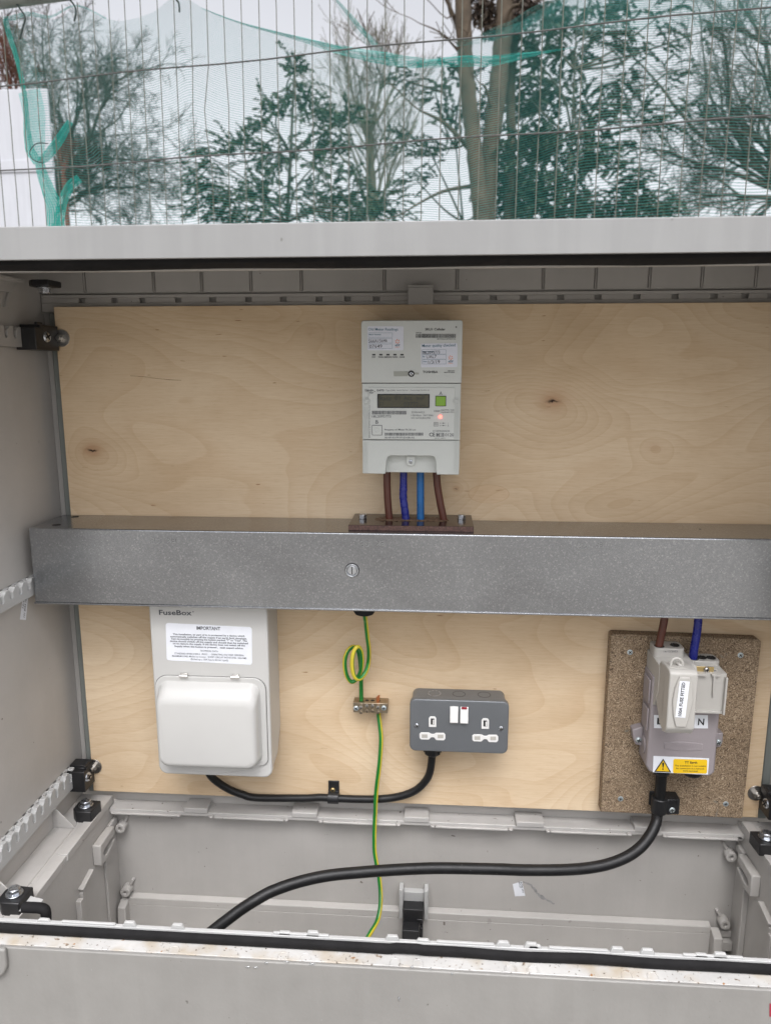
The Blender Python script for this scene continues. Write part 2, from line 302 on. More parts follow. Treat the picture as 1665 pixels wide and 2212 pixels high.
# ------------------------------------------------------------ mesh helpers
class MB:
    def __init__(s): s.v = []; s.f = []; s.mi = []; s.uv = None; s.m = 0; s.smooth = None
    def add(s, vs, fs, m=None):
        o = len(s.v); s.v += [Vector(v) for v in vs]; s.f += [tuple(i+o for i in f) for f in fs]; s.mi += [s.m if m is None else m]*len(fs); return s
    def box(s, x0, x1, y0, y1, z0, z1, m=None):
        v = [(x0,y0,z0),(x1,y0,z0),(x1,y1,z0),(x0,y1,z0),(x0,y0,z1),(x1,y0,z1),(x1,y1,z1),(x0,y1,z1)]
        return s.add(v, [(3,2,1,0),(4,5,6,7),(0,1,5,4),(1,2,6,5),(2,3,7,6),(3,0,4,7)], m)
    def loft(s, rings, cap=(True, True), m=None):
        n = len(rings[0]); vs = [p for r in rings for p in r]; fs = []
        for k in range(len(rings)-1):
            for i in range(n): fs.append((k*n+i, k*n+(i+1) % n, (k+1)*n+(i+1) % n, (k+1)*n+i))
        if cap[0]: fs.append(tuple(reversed(range(n))))
        if cap[1]: fs.append(tuple(range((len(rings)-1)*n, len(rings)*n)))
        return s.add(vs, fs, m)
    def prism(s, poly, a, b, axis='Y', m=None):
        def p3(p, t): return (p[0], t, p[1]) if axis == 'Y' else ((t, p[0], p[1]) if axis == 'X' else (p[0], p[1], t))
        return s.loft([[p3(p, a) for p in poly], [p3(p, b) for p in poly]], m=m)
    def cyl(s, c, ax, r, h, n=20, r2=None, m=None):
        c = Vector(c); ax = Vector(ax).normalized(); t = ax.orthogonal().normalized(); q = ax.cross(t); r2 = r if r2 is None else r2
        A = [c+(t*math.cos(2*math.pi*i/n)+q*math.sin(2*math.pi*i/n))*r for i in range(n)]
        B = [c+ax*h+(t*math.cos(2*math.pi*i/n)+q*math.sin(2*math.pi*i/n))*r2 for i in range(n)]
        return s.loft([A, B], m=m)
    def annulus(s, c, ax, r0, r1, h, n=24, m=None):
        c = Vector(c); ax = Vector(ax).normalized(); t = ax.orthogonal().normalized(); q = ax.cross(t)
        def ring(r, z): return [c+ax*z+(t*math.cos(2*math.pi*i/n)+q*math.sin(2*math.pi*i/n))*r for i in range(n)]
        rs = [ring(r0, 0), ring(r1, 0), ring(r1, h), ring(r0, h), ring(r0, 0)]
        return s.loft(rs, cap=(False, False), m=m)
    def tube(s, pts, r, n=10, cap=True, stripe=None, rfun=None):
        pts = [Vector(p) for p in pts]; rings = []; up = None
        for i, p in enumerate(pts):
            t = (pts[min(i+1, len(pts)-1)]-pts[max(i-1, 0)]).normalized()
            if up is None: up = t.orthogonal().normalized() if stripe is None else (Vector((1,0,0))-t*t.x).normalized()
            if stripe is not None and len(stripe) > 2: up = Vector((1,0,0))
            up = (up-t*up.dot(t)).normalized(); q = t.cross(up); rr = rfun(i/(len(pts)-1)) if rfun else r
            rings.append([p+(up*math.cos(2*math.pi*k/n)+q*math.sin(2*math.pi*k/n))*rr for k in range(n)])
        o = len(s.f); s.loft(rings, cap=(cap, cap))
        if stripe is not None:
            for k in range(len(rings)-1):
                for i in range(n):
                    if (i+.5)/n < stripe[0]/2+stripe[1] or (i+.5)/n > 1-stripe[0]/2+stripe[1]: s.mi[o+k*n+i] = 1
        return s
    def quad(s, fr, x0, y0, x1, y1, Y, m=None, rot=0):
        ps = [at(fr, *p, Y=Y) for p in ((x0,y1+rot*0),(x1,y1+rot),(x1,y0+rot),(x0,y0))]
        return s.add(ps, [(0,1,2,3)], m)
    def build(s, name, mat, parent=None, bevel=0, seg=2, ang=35, flat=False):
        me = bpy.data.meshes.new(name); org = ORG.get(parent, Vector((0,0,0))) if parent else Vector((0,0,0))
        me.from_pydata([v-org for v in s.v], [], s.f); me.validate(verbose=False)
        for mt in (mat if isinstance(mat, (list, tuple)) else [mat]): me.materials.append(M[mt] if isinstance(mt, str) else mt)
        if len(me.polygons) == len(s.mi):
            for p, i in zip(me.polygons, s.mi): p.material_index = i
        if not flat:
            for p in me.polygons: p.use_smooth = True
            me.set_sharp_from_angle(angle=R(ang))
        if s.uv and len(me.loops) == sum(len(f) for f in s.f):
            ul = me.uv_layers.new(name='UVMap')
            for p in me.polygons:
                for li, vi in zip(p.loop_indices, p.vertices): ul.data[li].uv = s.uv[vi]
        o = bpy.data.objects.new(name, me); COL.objects.link(o)
        if parent: o.parent = parent; ORG[o] = org
        if bevel:
            bm = o.modifiers.new('bevel', 'BEVEL'); bm.width = bevel; bm.segments = seg; bm.limit_method = 'ANGLE'; bm.angle_limit = R(32); bm.harden_normals = False
        return o
ORG = {}
def tag(o, label, cat, group=None, kind=None):
    if label: o['label'] = label
    if cat: o['category'] = cat
    if group: o['group'] = group
    if kind: o['kind'] = kind
    return o
def thing(name, label, cat, loc, group=None):
    o = bpy.data.objects.new(name, None); COL.objects.link(o); o.location = loc; o.empty_display_size = .02; ORG[o] = Vector(loc)
    return tag(o, label, cat, group)
def rrect(x0, x1, z0, z1, r, n=5):
    P = []
    rr = r if isinstance(r, (tuple, list)) else (r,)*4       # bl, br, tr, tl
    for (cx, cz, a0, q) in ((x0+rr[0], z0+rr[0], 180, rr[0]), (x1-rr[1], z0+rr[1], 270, rr[1]), (x1-rr[2], z1-rr[2], 0, rr[2]), (x0+rr[3], z1-rr[3], 90, rr[3])):
        for i in range(n+1):
            a = R(a0+90*i/n); P.append((cx+q*math.cos(a), cz+q*math.sin(a)))
    return P
def smooth(pts, k=8):
    pts = [Vector(p) for p in pts]; o = []; n = len(pts)
    for i in range(n-1):
        p0, p1, p2, p3 = pts[max(i-1,0)], pts[i], pts[i+1], pts[min(i+2,n-1)]
        for j in range(k):
            t = j/k; o.append(.5*((2*p1)+(p2-p0)*t+(2*p0-5*p1+4*p2-p3)*t*t+(3*p1-p0-3*p2+p3)*t**3))
    return o+[pts[-1]]
_tc = {}
def textmesh(s, bold):
    k = (s, bold)
    if k in _tc: return _tc[k]
    cu = bpy.data.curves.new('t', 'FONT'); cu.body = s; cu.size = 1; cu.resolution_u = 2; cu.offset = .022 if bold else .004
    o = bpy.data.objects.new('t', cu); COL.objects.link(o); bpy.context.view_layer.update()
    me = bpy.data.meshes.new_from_object(o.evaluated_get(bpy.context.evaluated_depsgraph_get()))
    vs = [v.co.copy() for v in me.vertices]; fs = [tuple(p.vertices) for p in me.polygons]
    bpy.data.objects.remove(o); bpy.data.meshes.remove(me); bpy.data.curves.remove(cu)
    _tc[k] = (vs, fs, min(v.x for v in vs), max(v.x for v in vs)); return _tc[k]
def text(mb, fr, x0, y0, x1, s, Y, cap=None, bold=False, y1=None, m=None, plane='Y'):
    """lettering whose baseline runs (x0,y0)-(x1,y1) in the measuring frame; cap = capital height there"""
    vs, fs, a, b = textmesh(s, bold); y1 = y0 if y1 is None else y1
    A = at(fr, x0, y0, Y=Y); B = at(fr, x1, y1, Y=Y); ex = (B-A)/(b-a)
    if cap: up = (at(fr, x0, y0-cap, Y=Y)-A); up = Vector((-ex.z, 0, ex.x)).normalized()*up.length/.70
    else: up = Vector((-ex.z, 0, ex.x))
    mb.add([A+ex*(v.x-a)+up*v.y for v in vs], fs, m); return mb
def textv(mb, A, B, s, upv, cap, bold=False, m=None):
    vs, fs, a, b = textmesh(s, bold); A = Vector(A); ex = (Vector(B)-A)/(b-a); up = Vector(upv).normalized()*cap/.70
    mb.add([A+ex*(v.x-a)+up*v.y for v in vs], fs, m); return mb
def barcode(mb, fr, x0, y0, x1, y1, Y, seed=1, m=None):
    r = random.Random(seed); x = x0
    while x < x1-3:
        w_ = r.choice([2, 3, 3, 5]); mb.quad(fr, x, y0, min(x+w_, x1), y1, Y, m); x += w_+r.choice([2, 3, 4])
def crosshead(root, c, ax, r, name='screw', mat='zinc_green', dome=.35, slot=False, part=True):
    c = Vector(c); ax = Vector(ax).normalized(); mb = MB()
    t = ax.orthogonal().normalized(); q = ax.cross(t); rings = []
    for a in (1, .98, .8, .5): 
        h = r*dome*math.sqrt(max(0, 1-a*a))*1.2+r*.08
        rings.append([c+ax*h+(t*math.cos(2*math.pi*i/18)+q*math.sin(2*math.pi*i/18))*r*a for i in range(18)])
    rings.insert(0, [c-ax*r*.3+(t*math.cos(2*math.pi*i/18)+q*math.sin(2*math.pi*i/18))*r for i in range(18)])
    mb.loft(rings); o = mb.build(name, mat, root)
    h = r*dome*1.2+r*.10; d = Vector((0,0,1)) if abs(ax.z) < .9 else Vector((0,1,0)); d = (d-ax*d.dot(ax)).normalized(); e = ax.cross(d)
    k = MB(); ang = rnd.uniform(0, 1.5); d2 = d*math.cos(ang)+e*math.sin(ang); e2 = ax.cross(d2)
    for a, b in (((d2, e2),) if slot else ((d2, e2), (e2, d2))):
        w_ = r*.13; l = r*.62 if not slot else r*.92
        p = [c+ax*h+a*l+b*w_, c+ax*h-a*l+b*w_, c+ax*h-a*l-b*w_, c+ax*h+a*l-b*w_]
        k.loft([[x-ax*r*.2 for x in p], p])
    return o, k
def screw(root, c, ax, r, mat='zinc_green', **kw):
    o, k = crosshead(root, c, ax, r, mat=mat, **kw)
    k.build('slot', 'dark', o if (root is not None and root.parent is None) else root)
    return o
def hexbolt(root, c, ax, r, h, washer=None, stud=0, mat='zinc', name='bolt'):
    c = Vector(c); ax = Vector(ax).normalized(); mb = MB()
    if washer: mb.annulus(c, ax, r*.6, washer, .0016, 28); c = c+ax*.0015
    mb.cyl(c, ax, r, h, 6); mb.cyl(c+ax*(h-.0003), ax, r*.82, .0009, 20)
    if stud: mb.cyl(c+ax*h, ax, stud, stud*1.8, 14)
    return mb.build(name, mat, root, bevel=.0003)

# ================================================================= SETTING
g = MB(); n = 40
pts = []
g.add([(-300,-300,GZ),(300,-300,GZ),(300,300,GZ),(-300,300,GZ)], [(0,1,2,3)])
go = g.build('ground', 'ground', flat=True); go['kind'] = 'structure'

# ================================================================= CABINET
YF = .72
cab = thing('electrical_cabinet', 'large pale grey plastic roadside cabinet with its doors open, around the plywood board', 'cabinet', (-.025, .88, GZ))
mb = MB().box(-.575,.525, 1.046,1.056, -.68,.1362); mb.build('back_wall', 'grp', cab)
# side walls, with a thin lip along the rear corner (greenish strip beside the board)
for sx, X0, X1 in ((-1,-.575,-.56), (1,.51,.525)):
    mb = MB().prism([(.735,-.668),(1.045,-.668),(1.045,.1362),(.735,.1278)], X0, X1, 'X'); s_ = mb.build('side_wall', 'grp_wall_lit', cab, bevel=.001)
    xi = X1 if sx < 0 else X0
    MB().box(*sorted((xi-sx*.0095, xi-sx*.0225)), 1.0385,1.0455, -.664,.0795).build('corner_strip', 'strip', s_, bevel=.002)
    # moulded corner skirt under the roof, sloping down towards the back
    k = MB(); x2 = xi-sx*.004
    k.prism([(.735,.118),(.735,.094),(.96,.100),(.985,.118)], min(xi,x2), max(xi,x2), 'X'); k.prism([(.955,.100),(.961,.100),(.945,.080),(.942,.080)], min(xi,xi-sx*.004), max(xi,xi-sx*.004), 'X')
    k.box(min(xi,xi-sx*.02), max(xi,xi-sx*.02), .735,.965,.1125,.1165); k.build('roof_skirt', 'grp_dirty', s_, bevel=.0008)
    # small moulded dimple
    MB().annulus((xi, .85, -.235), (-sx,0,0), .001, .0035, .0012).build('moulding_mark', 'grp', s_)
# roof
roof = MB().prism([(.7060,.1280),(1.075,.1375),(1.075,.1420),(.7060,.1322)], -.6195,.5695, 'X').build('roof', 'lid', cab, bevel=.001)
sk = MB(); prof = [(.700,.1023),(.7035,.1020),(.7065,.1280),(.7085,.1318),(.7060,.1324),(.7020,.1321),(.7009,.1312)]
sk.prism([(a,b) for a,b in prof], -.62, .57, 'X'); sk.build('front_skirt', 'lid', roof, ang=14)
MB().box(-.62,.57, .7065,.7300, .1064,.1095).build('underside', 'grp_dirty', roof, bevel=.001)
k = MB(); r4 = random.Random(4); x = -.61
while x < .55: 
    w_ = r4.uniform(.05,.12); MB().box(x, x+w_*.55, .7040,.7066, .1040,.1062).build('moulding_step', 'grp', roof, bevel=.0006); x += w_+.05
xs = [-.62+i*.02 for i in range(60)]
k = MB(); k.loft([[(x, .7080, .1055+.0006*math.sin(x*31)), (x, .7300, .1062), (x, .7300, .0960+.0006*math.sin(x*23)+.0004*math.sin(x*61)), (x,.7245,.0950+.0006*math.sin(x*23)), (x, .7095, .0992+.0006*math.sin(x*19+1))] for x in xs])
k.build('door_seal', 'rubber', cab, ang=60)
k = MB().box(-.57,.52, .7303,.7370, .0949,.1278); k.build('front_rim', 'grp', cab, bevel=.0008)
# moulded panels inside the back of the roof
rx = [-.575,-.4955,-.3963,-.3282,-.2591,-.1889,-.0750,.0232,.1380,.2072,.2774,.3453,.414,.525]
k = MB()
k.box(-.574,.524, 1.0425,1.0458, .1045,.1362)
for a, b in zip(rx[:-1], rx[1:]): k.box(a+.0020, b-.0020, 1.0400,1.0428, .1060,.1360)
for a in rx[1:-1]: k.box(a-.0008, a+.0008, 1.0385,1.0430, .1075,.1360)
k.build('roof_inner_panel', 'grp', roof, bevel=.0008)
sx_ = [-.5000,-.4530,-.4127,-.3619,-.3131,-.2627,-.2139,-.1644,-.1252,-.0856] + [at('u',x,356,Y=1.04).x for x in (381,502,627,782,938,1100,1260,1422,1552,1660)]
k = MB(); k.box(-.559,.509, 1.0375,1.0425, .0990,.1035); k.box(-.559,.509, 1.0375,1.0425, .080,.0925)
e = [-.559]+[v for s in sx_ for v in (s-.0045, s+.0045)]+[.509]
for i in range(0, len(e)-1, 2):
    if e[i+1] > e[i]: k.box(e[i], e[i+1], 1.0375,1.0425, .0925,.0990)
k.build('slotted_strip', 'grp', cab, bevel=.0005)
k = MB().box(-.0422,-.0086, 1.0262,1.0372, .080,.1085); k.prism([(1.0372,.1085),(1.0262,.1085),(1.0240,.1118),(1.0372,.1118)], -.0422,-.0086, 'X')
k.build('fixing_tab', 'grp', cab, bevel=.0006)
# notched rails on both side walls
def rail(sx, z0, z1, y0, y1, pitch=.0205):
    xi = -.56 if sx < 0 else .51; k = MB(); H = z1-z0
    poly = [(y0,z0),(y1,z0),(y1,z1)]; y = y1-.004
    while y-pitch > y0+.004:
        b = z0+.42*H
        poly += [(y-.0015,z1),(y-.0030,z1-.12*H),(y-.0065,z1-.20*H),(y-.0065,b+.003),(y-.0085,b),(y-.0115,b),(y-.0130,b+.003),(y-.0130,z1)]
        y -= pitch
    poly += [(y0,z1)]
    a, b = sorted((xi, xi-sx*.0105)); k.prism(poly, a, b, 'X'); a, b = sorted((xi, xi-sx*.003)); k.box(a, b, y0, y1, z0, z1)
    return k.build('notched_rail', 'grp_white' if z0 < -.2 else 'grp', cab, bevel=.0005)
for s in (-1, 1):
    rail(s, .030, .0560, .74, .962); rail(s, -.3035, -.2790, .74, 1.02); rail(s, -.6290, -.5990, .76, 1.0)
# black clamp blocks
def clamp_block(sx, y0, y1, z0, z1):
    xi = -.56 if sx < 0 else .51; x2 = xi-sx*.030
    a, b = sorted((xi-sx*.002, x2)); k = MB(); ch = (z1-z0)*.12
    k.prism([(y0,z0),(y1,z0),(y1,z1),(y0+.012,z1),(y0+.012,z1-ch),(y0,z1-ch)], a, b, 'X')
    a2, b2 = sorted((x2, x2+sx*.004)); k.box(min(a2,b2), max(a2,b2), y0+.006, y0+.02, z1-.001, z1+.003)
    o = k.build('clamp_block', 'black', cab, bevel=.001); ORG[o] = ORG[cab]
    c = MB(); oo, kk = crosshead(o, (x2, y0*.42+y1*.58-.008, (z0+z1)/2+.001), (-sx, -.25, .1), .0072, mat='zinc'); kk.build('slot', 'dark', o)
    return o
clamp_block(-1, .962, 1.022, .0265, .0600); clamp_block(-1, .990, 1.022, -.635, -.597); clamp_block(1, .990, 1.022, -.635, -.597)
# base frame: flanges, steps and gussets
for sx in (-1, 1):
    k = MB(); xi, xe = (-.56,-.5085) if sx < 0 else (.51,.462)
    a, b = sorted((xi, xe)); k.box(a, b, .737,1.034, -.6720,-.6655)
    a, b = sorted((xe-sx*.0016, xe+sx*.012)); k.box(a, b, .7375,.868, -.6745,-.6632); k.box(a, b, .884,1.028, -.6745,-.6632)
    a, b = sorted((xe+sx*.020, xe+sx*.0215)); k.box(a, b, .745,1.02, -.6660,-.6642)
    for yy in (.945, .795):
        a, b = sorted((xi, xi-sx*.034)); k.prism([(a, -.6655), (b, -.6655), (xi, -.628)], yy, yy+.0022, 'Y')
    k.build('base_flange', 'grp_dirty', cab, bevel=.0008)
k = MB(); k.box(-.5085,.462, 1.018,1.0455, -.6860,-.6790)
x = -.505; i = 0; wd = [(.105,.060),(.110,.062),(.112,.06),(.110,.064),(.112,.060),(.104,.06)]
for a, g_ in wd:
    if x+a > .46: a = .46-x
    k.box(x, x+a, 1.0148,1.0182, -.6872,-.6838)
    k.box(x+a+.012, min(x+a+g_-.010,.461), 1.0165,1.0440, -.6800,-.6715)
    for q in (x+a+.004, x+a+g_-.004): k.cyl((min(q,.455),1.0150,-.6850), (0,0,1), .0035, .003, 14)
    x += a+g_
    if x > .45: break
k.build('back_flange', 'grp_dirty', cab, bevel=.001)
# hex bolts on black blocks
def corner_block(c, sx, up=1):
    x, y, z = c; s = .0160
    k = MB(); P = [(x-s,y-s*.55),(x-s*.5,y-s*1.05),(x+s*.95,y-s*1.05),(x+s*1.05,y+s*.9),(x-s*.6,y+s),(x-s,y+s*.5)]
    if sx > 0: P = [(2*x-a, b) for a, b in reversed(P)]
    if up > 0: k.prism(P, z-.0185, z, 'Z'); 
    else: k.prism(P, z, z+.008, 'Z')
    o = k.build('corner_block', 'black', cab, bevel=.0015)
    b = MB(); ax = (0,0,up); b.annulus((x,y,z+.0002*up), ax, .004, .0105, .0016, 28); b.cyl((x,y,z+.0016*up), ax, .0080, .0062, 6); b.cyl((x,y,z+.0076*up), ax, .0066, .0009, 20)
    b.build('bolt', 'zinc', o, bevel=.0006)
corner_block((-.5235,.976,-.6475), -1); corner_block((-.5235,.784,-.6475), -1); corner_block((.4690,.968,-.6475), 1); corner_block((.4690,.784,-.6475), 1)
corner_block((-.5195,.975,.1075), -1, -1); corner_block((.4700,.975,.1075), 1, -1)
# plinth pit below the base frame
k = MB(); k.box(-.5145,.469, 1.036,1.046, -1.15,-.6862); k.build('plinth_back', 'grp', cab)
k = MB(); k.prism([(1.0362,-.8405),(1.0362,-.8425-.016),(1.0262,-.8560),(1.0262,-.8440)], -.493,.430, 'X'); k.prism([(1.0362,-.858),(1.0362,-.900),(1.0262,-.900),(1.0262,-.8555)], -.493,.430,'X')
k.build('plinth_ledge', 'grp', cab, bevel=.0012)
for sx, x0, x1 in ((-1,-.5145,-.5085), (1,.462,.469)):
    MB().box(x0, x1, .738,1.036, -1.15,-.6722).build('plinth_side', 'grp', cab)
    xe = x1 if sx < 0 else x0
    k = MB(); a, b = sorted((xe, xe-sx*.008))
    # hook
    k2 = MB(); hk = [(1.005,-.700),(.955,-.700),(.955,-.7335),(.980,-.7355),(1.005,-.724),(1.003,-.720),(.978,-.7270),(.967,-.7255),(.964,-.7190),(.969,-.7150),(1.005,-.713)]
    a2, b2 = sorted((xe, xe-sx*.013)); k2.prism(hk, a2, b2, 'X'); k2.box(min(xe,xe-sx*.006), max(xe,xe-sx*.006), 1.0,1.030, -.712,-.700); k2.build('hook_bracket', 'grp', cab, bevel=.0015)
    # stepped ribs on the pit side
    k.prism([(.905,-.735),(.941,-.728),(.941,-.7315),(.912,-.738),(.908,-.741)], a, b, 'X'); k.prism([(.908,-.7445),(.913,-.7405),(.942,-.735),(.942,-.737),(.917,-.7435),(.914,-.80),(.910,-.80)], *sorted((xe, xe-sx*.005)), 'X')
    k.prism([(.896,-.748),(.905,-.748),(.905,-.80),(.896,-.80)], a, b, 'X')
    k.box(a, b-.004 if sx < 0 else b, .985,.990, -.90,-.745); k.build('stepped_rib', 'grp', cab, bevel=.0008)
    # corner feet
    k = MB(); xb = -.492 if sx < 0 else .430
    k.prism([(1.030,-.846),(1.012,-.852),(1.008,-.896),(1.030,-.899)], *sorted((xb, xb+sx*.013)), 'X'); k.box(*sorted((xe, xb+sx*.012)), 1.020,1.036, -.880,-.864); k.box(*sorted((xe, xb+sx*.014)), 1.004,1.036, -.905,-.892)
    k.box(*sorted((xe, xb+sx*.012)), 1.028,1.036, -.862,-.852)
    k.build('corner_foot', 'grp', cab, bevel=.0012)
for fx, fz, s in ((-.5010,-.7160,-1), (-.5005,-.8310,-1), (.4538,-.7185,1), (.4544,-.8345,1)):
    k = MB(); k.annulus((fx-s*.006, 1.0362, fz), (0,-1,0), .0030, .0080, .016, 24); k.cyl((fx-s*.006,1.0362,fz),(0,-1,0),.0030,.012,16)
    for a in (60, 235): 
        d = Vector((math.cos(R(a))*-s, 0, math.sin(R(a)))); p0 = Vector((fx-s*.006, 0, fz))+d*.006; p1 = p0+d*(.014 if a == 60 else .008); q = Vector((d.z,0,-d.x))*.0022
        k.loft([[(p+q*t).xz for p in ()] for t in ()]) if 0 else k.prism([((p0-q).x,(p0-q).z),((p1-q).x,(p1-q).z),((p1+q).x,(p1+q).z),((p0+q).x,(p0+q).z)], 1.030, 1.0362, 'Y')
    k.build('screw_boss', 'grp', cab, bevel=.0008)
k = MB().box(-.5085,.462, .738,1.036, -.912,-.906); k.build('plinth_tray', 'grp_dirty', cab)
# lock bracket in the middle of the pit
k = MB(); k.box(-.0509,-.0445, 1.018,1.036, -.850,-.799); k.box(-.0118,-.0054, 1.018,1.036, -.850,-.799); k.box(-.0445,-.0118, 1.026,1.036, -.828,-.808)
lb = k.build('lock_bracket', 'grp_white', cab, bevel=.001)
k = MB(); k.box(-.0438,-.0125, 1.004,1.024, -.846,-.8215); k.box(-.0445,-.0185, .985,1.008, -.905,-.843); k.box(-.0180,-.0130, 1.000,1.015, -.872,-.850); k.box(-.0225,-.0128, 1.0025,1.006,-.840,-.837)
k.build('lock_body', 'black', lb, bevel=.0012)
# lower front: rim with teeth, seal, stained ledge, panel
xs = [-.60+i*.008 for i in range(146)]
teeth = [at('z',x,300,Y=.735).x for x in (405,1165,1590)]+[at('p',x,740,Y=.735).x for x in (255,415,865,1040,1495,1655)]+[at('r',x,1000,Y=.735).x for x in (175,695,885,1225,1345)]
k = MB(); k.box(-.57,.52, .7315,.7365, -.70,-.6410)
for i, t in enumerate(teeth): k.prism([(t-.0085,-.6412),(t+.0085,-.6412),(t+.0055,-.6350 if i % 3 else -.6375),(t-.0055,-.6350 if i % 3 else -.6375)], .7320,.7360, 'Y')
for a, b in zip(teeth[0::3], teeth[1::3]):
    m_ = (a+b)/2; k.box(m_-.03, m_+.035, .7320,.7355, -.6412,-.6385)
k.build('lower_rim', 'grp_white', cab, bevel=.0007)
def wav(x): return .0011*math.sin(x*38+1)*max(0, math.sin(x*7.3+.6))+.0014*(1 if -.045 < x < -.01 else 0)
k = MB(); k.loft([[(x,.7310,-.6432+wav(x)), (x,.7262,-.6437+wav(x)), (x,.7248,-.6480+wav(x)), (x,.7262,-.6532+wav(x)), (x,.7314,-.6540)] for x in xs])
k.build('lower_seal', 'rubber', cab, ang=70)
k = MB(); k.loft([[(x,.7315,-.6545),(x,.7120,-.6552),(x,.7120,-.6600),(x,.7315,-.6640)] for x in (-.62,.57)]); k.build('door_ledge', 'ledge', cab, bevel=.0006)
k = MB()
for x in [at('z',1572,470,Z=-.655).x]+[at('p',q,870,Z=-.655).x for q in (250,378,885,1012,1530,1650)]+[at('r',q,1160,Z=-.655).x for q in (20,160,745,905)]:
    pts_ = [(x+.0058*math.cos(R(a)), .7165+.0062*math.sin(R(a)), -.6548) for a in range(0, 181, 15)]; pts_ = [(x+.0058,.7128,-.6549)]+pts_+[(x-.0058,.7128,-.6549)]
    MB().tube(pts_, .0005, 6).build('moulded_arc', 'ledge', cab)
k = MB(); k.box(-.62,.57, .7075,.7118, -1.15,-.6556); fp = k.build('front_panel', 'grp_out', cab, bevel=.0012)
k = MB(); xr = at('z',75,650,Y=.705).x; zb = at('z',20,750,Y=.705).z; k.prism(rrect(-.62, xr, zb, -.6535, (.006,.020,.003,.002), 7), .7015,.7075, 'Y'); k.build('hinge_lug', 'grp_out', cab, bevel=.002)
drops = []
for fx_, fy_, s1, s2 in [('p',45,945,1.0,.4) if 0 else (45,948,9,3),(150,925,8,4),(265,918,9,3),(408,932,12,4),(975,948,7,3),(1080,957,4,4),(1203,988,4,5),(902,1130,4,9),(90,950,8,3)]:
    c = at('p', fx_, fy_, Y=.7073); vs = []
    rr = s1*.00030; rz = s2*.00036; rg = []
    for a, hh in ((1,0),(.8,.0006),(.4,.0010)): rg.append([(c.x+rr*a*math.cos(t*math.pi/6)*(1+.2*math.sin(t*2.1+fx_)), .7074-hh, c.z+rz*a*math.sin(t*math.pi/6)) for t in range(12)])
    drops.append(MB().loft(rg))
M['water'] = pm('water_bead', (.85,.87,.88), .05, var=0, trans=.9)
for k in drops: k.build('water_drop', 'water', fp)
k = MB(); k.quad('D',1661,2168,1668,2196,.7070); k.build('red_sticker', 'sred', fp)
# door stay: black rod with white guide at the left
k = MB(); a = at('b',110,1100,Y=.745); b = at('b',270,1050,Y=.76); k.prism([(a.x,-.645),(b.x+.004,-.645),(b.x+.004,-.638),(b.x-.012,-.6345),(a.x+.010,-.6345)], .752,.766, 'Y'); gs = k.build('stay_guide', 'grp_white', cab, bevel=.002)
P = [at('b',165,1022,Y=.747), at('b',240,1025,Y=.747), at('b',290,1030,Y=.747), at('b',317,1048,Y=.747), at('b',322,1085,Y=.747), at('b',322,1130,Y=.747)]
MB().tube(smooth(P,5), .0062, 12).build('door_stay', 'rubber', gs)
# small part-number stickers
k = MB(); c = [at('p',x,y,Y=1.0355) for x,y in ((1560,548),(1618,545),(1600,462),(1546,478))]; k.add(c, [(0,1,2,3)]); st = k.build('sticker', 'label_white', cab)
k = MB()
textv(k, at('p',1612,528,Y=1.0352), at('p',1600,466,Y=1.0352), '103 9024', (-1,0,.12), .0030, m=0); textv(k, at('p',1596,500,Y=1.0352), at('p',1588,466,Y=1.0352), '17-08', (-1,0,.12), .0028); k.build('lettering', 'ink', st)
k = MB(); c = [at('l',*p,X=-.5596) for p in ((158,985),(205,990),(222,812),(180,812))]; k.add(c, [(0,1,2,3)]); st = k.build('sticker', 'label_white', cab)
k = MB(); textv(k, at('l',196,972,X=-.5592), at('l',212,816,X=-.5592), '101 8033 180', (0,-.6,.5), .0040); textv(k, at('l',186,900,X=-.5592), at('l',196,816,X=-.5592), '12-08', (0,-.6,.5), .0034); k.build('lettering', 'ink', st)
# oily smear beside the pit sticker
k = MB()
sm = [at('r',*p,Y=1.0357) for p in ((100,600),(150,622),(175,650),(200,680),(240,705),(285,735),(300,738))]
sp_ = smooth(sm,4); r8 = random.Random(5); up_ = [(p.x, 1.0356, p.z+.0008+.0042*math.sin(math.pi*i/(len(sp_)-1))*r8.random()) for i, p in enumerate(sp_)]; dn_ = [(p.x, 1.0356, p.z-.0008-.0042*math.sin(math.pi*i/(len(sp_)-1))*r8.random()) for i, p in enumerate(sp_)]
for i in range(len(sp_)-1): k.add([dn_[i], dn_[i+1], up_[i+1], up_[i]], [(0,1,2,3)])
M['smear'] = pm('oil_smear', (.27,.27,.265), .5, var=.25, scale=150)
k.build('smear', 'smear', cab)
k = MB(); c = at('b',1120,1125,Z=-.9); k.loft([[ (c.x+.012*a*math.cos(t), c.y+.010*a*math.sin(t), -.906+h) for t in [i*math.pi/5 for i in range(10)]] for a, h in ((1,0),(1.05,.010),(.6,.016))])
tag(k.build('pink_rag', 'pink'), 'small scrap of pink rag behind the lower rim at the left', 'rag')

# ================================================================= PLYWOOD BOARD
ply = thing('plywood_board', 'pale birch plywood board with two dark knots, fixed to the back of the cabinet', 'board', (-.027, 1.031, -.654))
k = MB(); k.box(-.5352,.4815, 1.025,1.0370, -.6538,.0866); k.build('panel', 'ply', ply, bevel=.0006)
for c in (at('a',483,662,Y=1.024), at('b',658,45,Y=1.024), at('c',1525,1745,Y=1.024)):
    o = hexbolt(ply, (c.x,1.0248,c.z), (.0,-1,0), .0060, .0060, washer=.0118, stud=.0030, mat='steel')

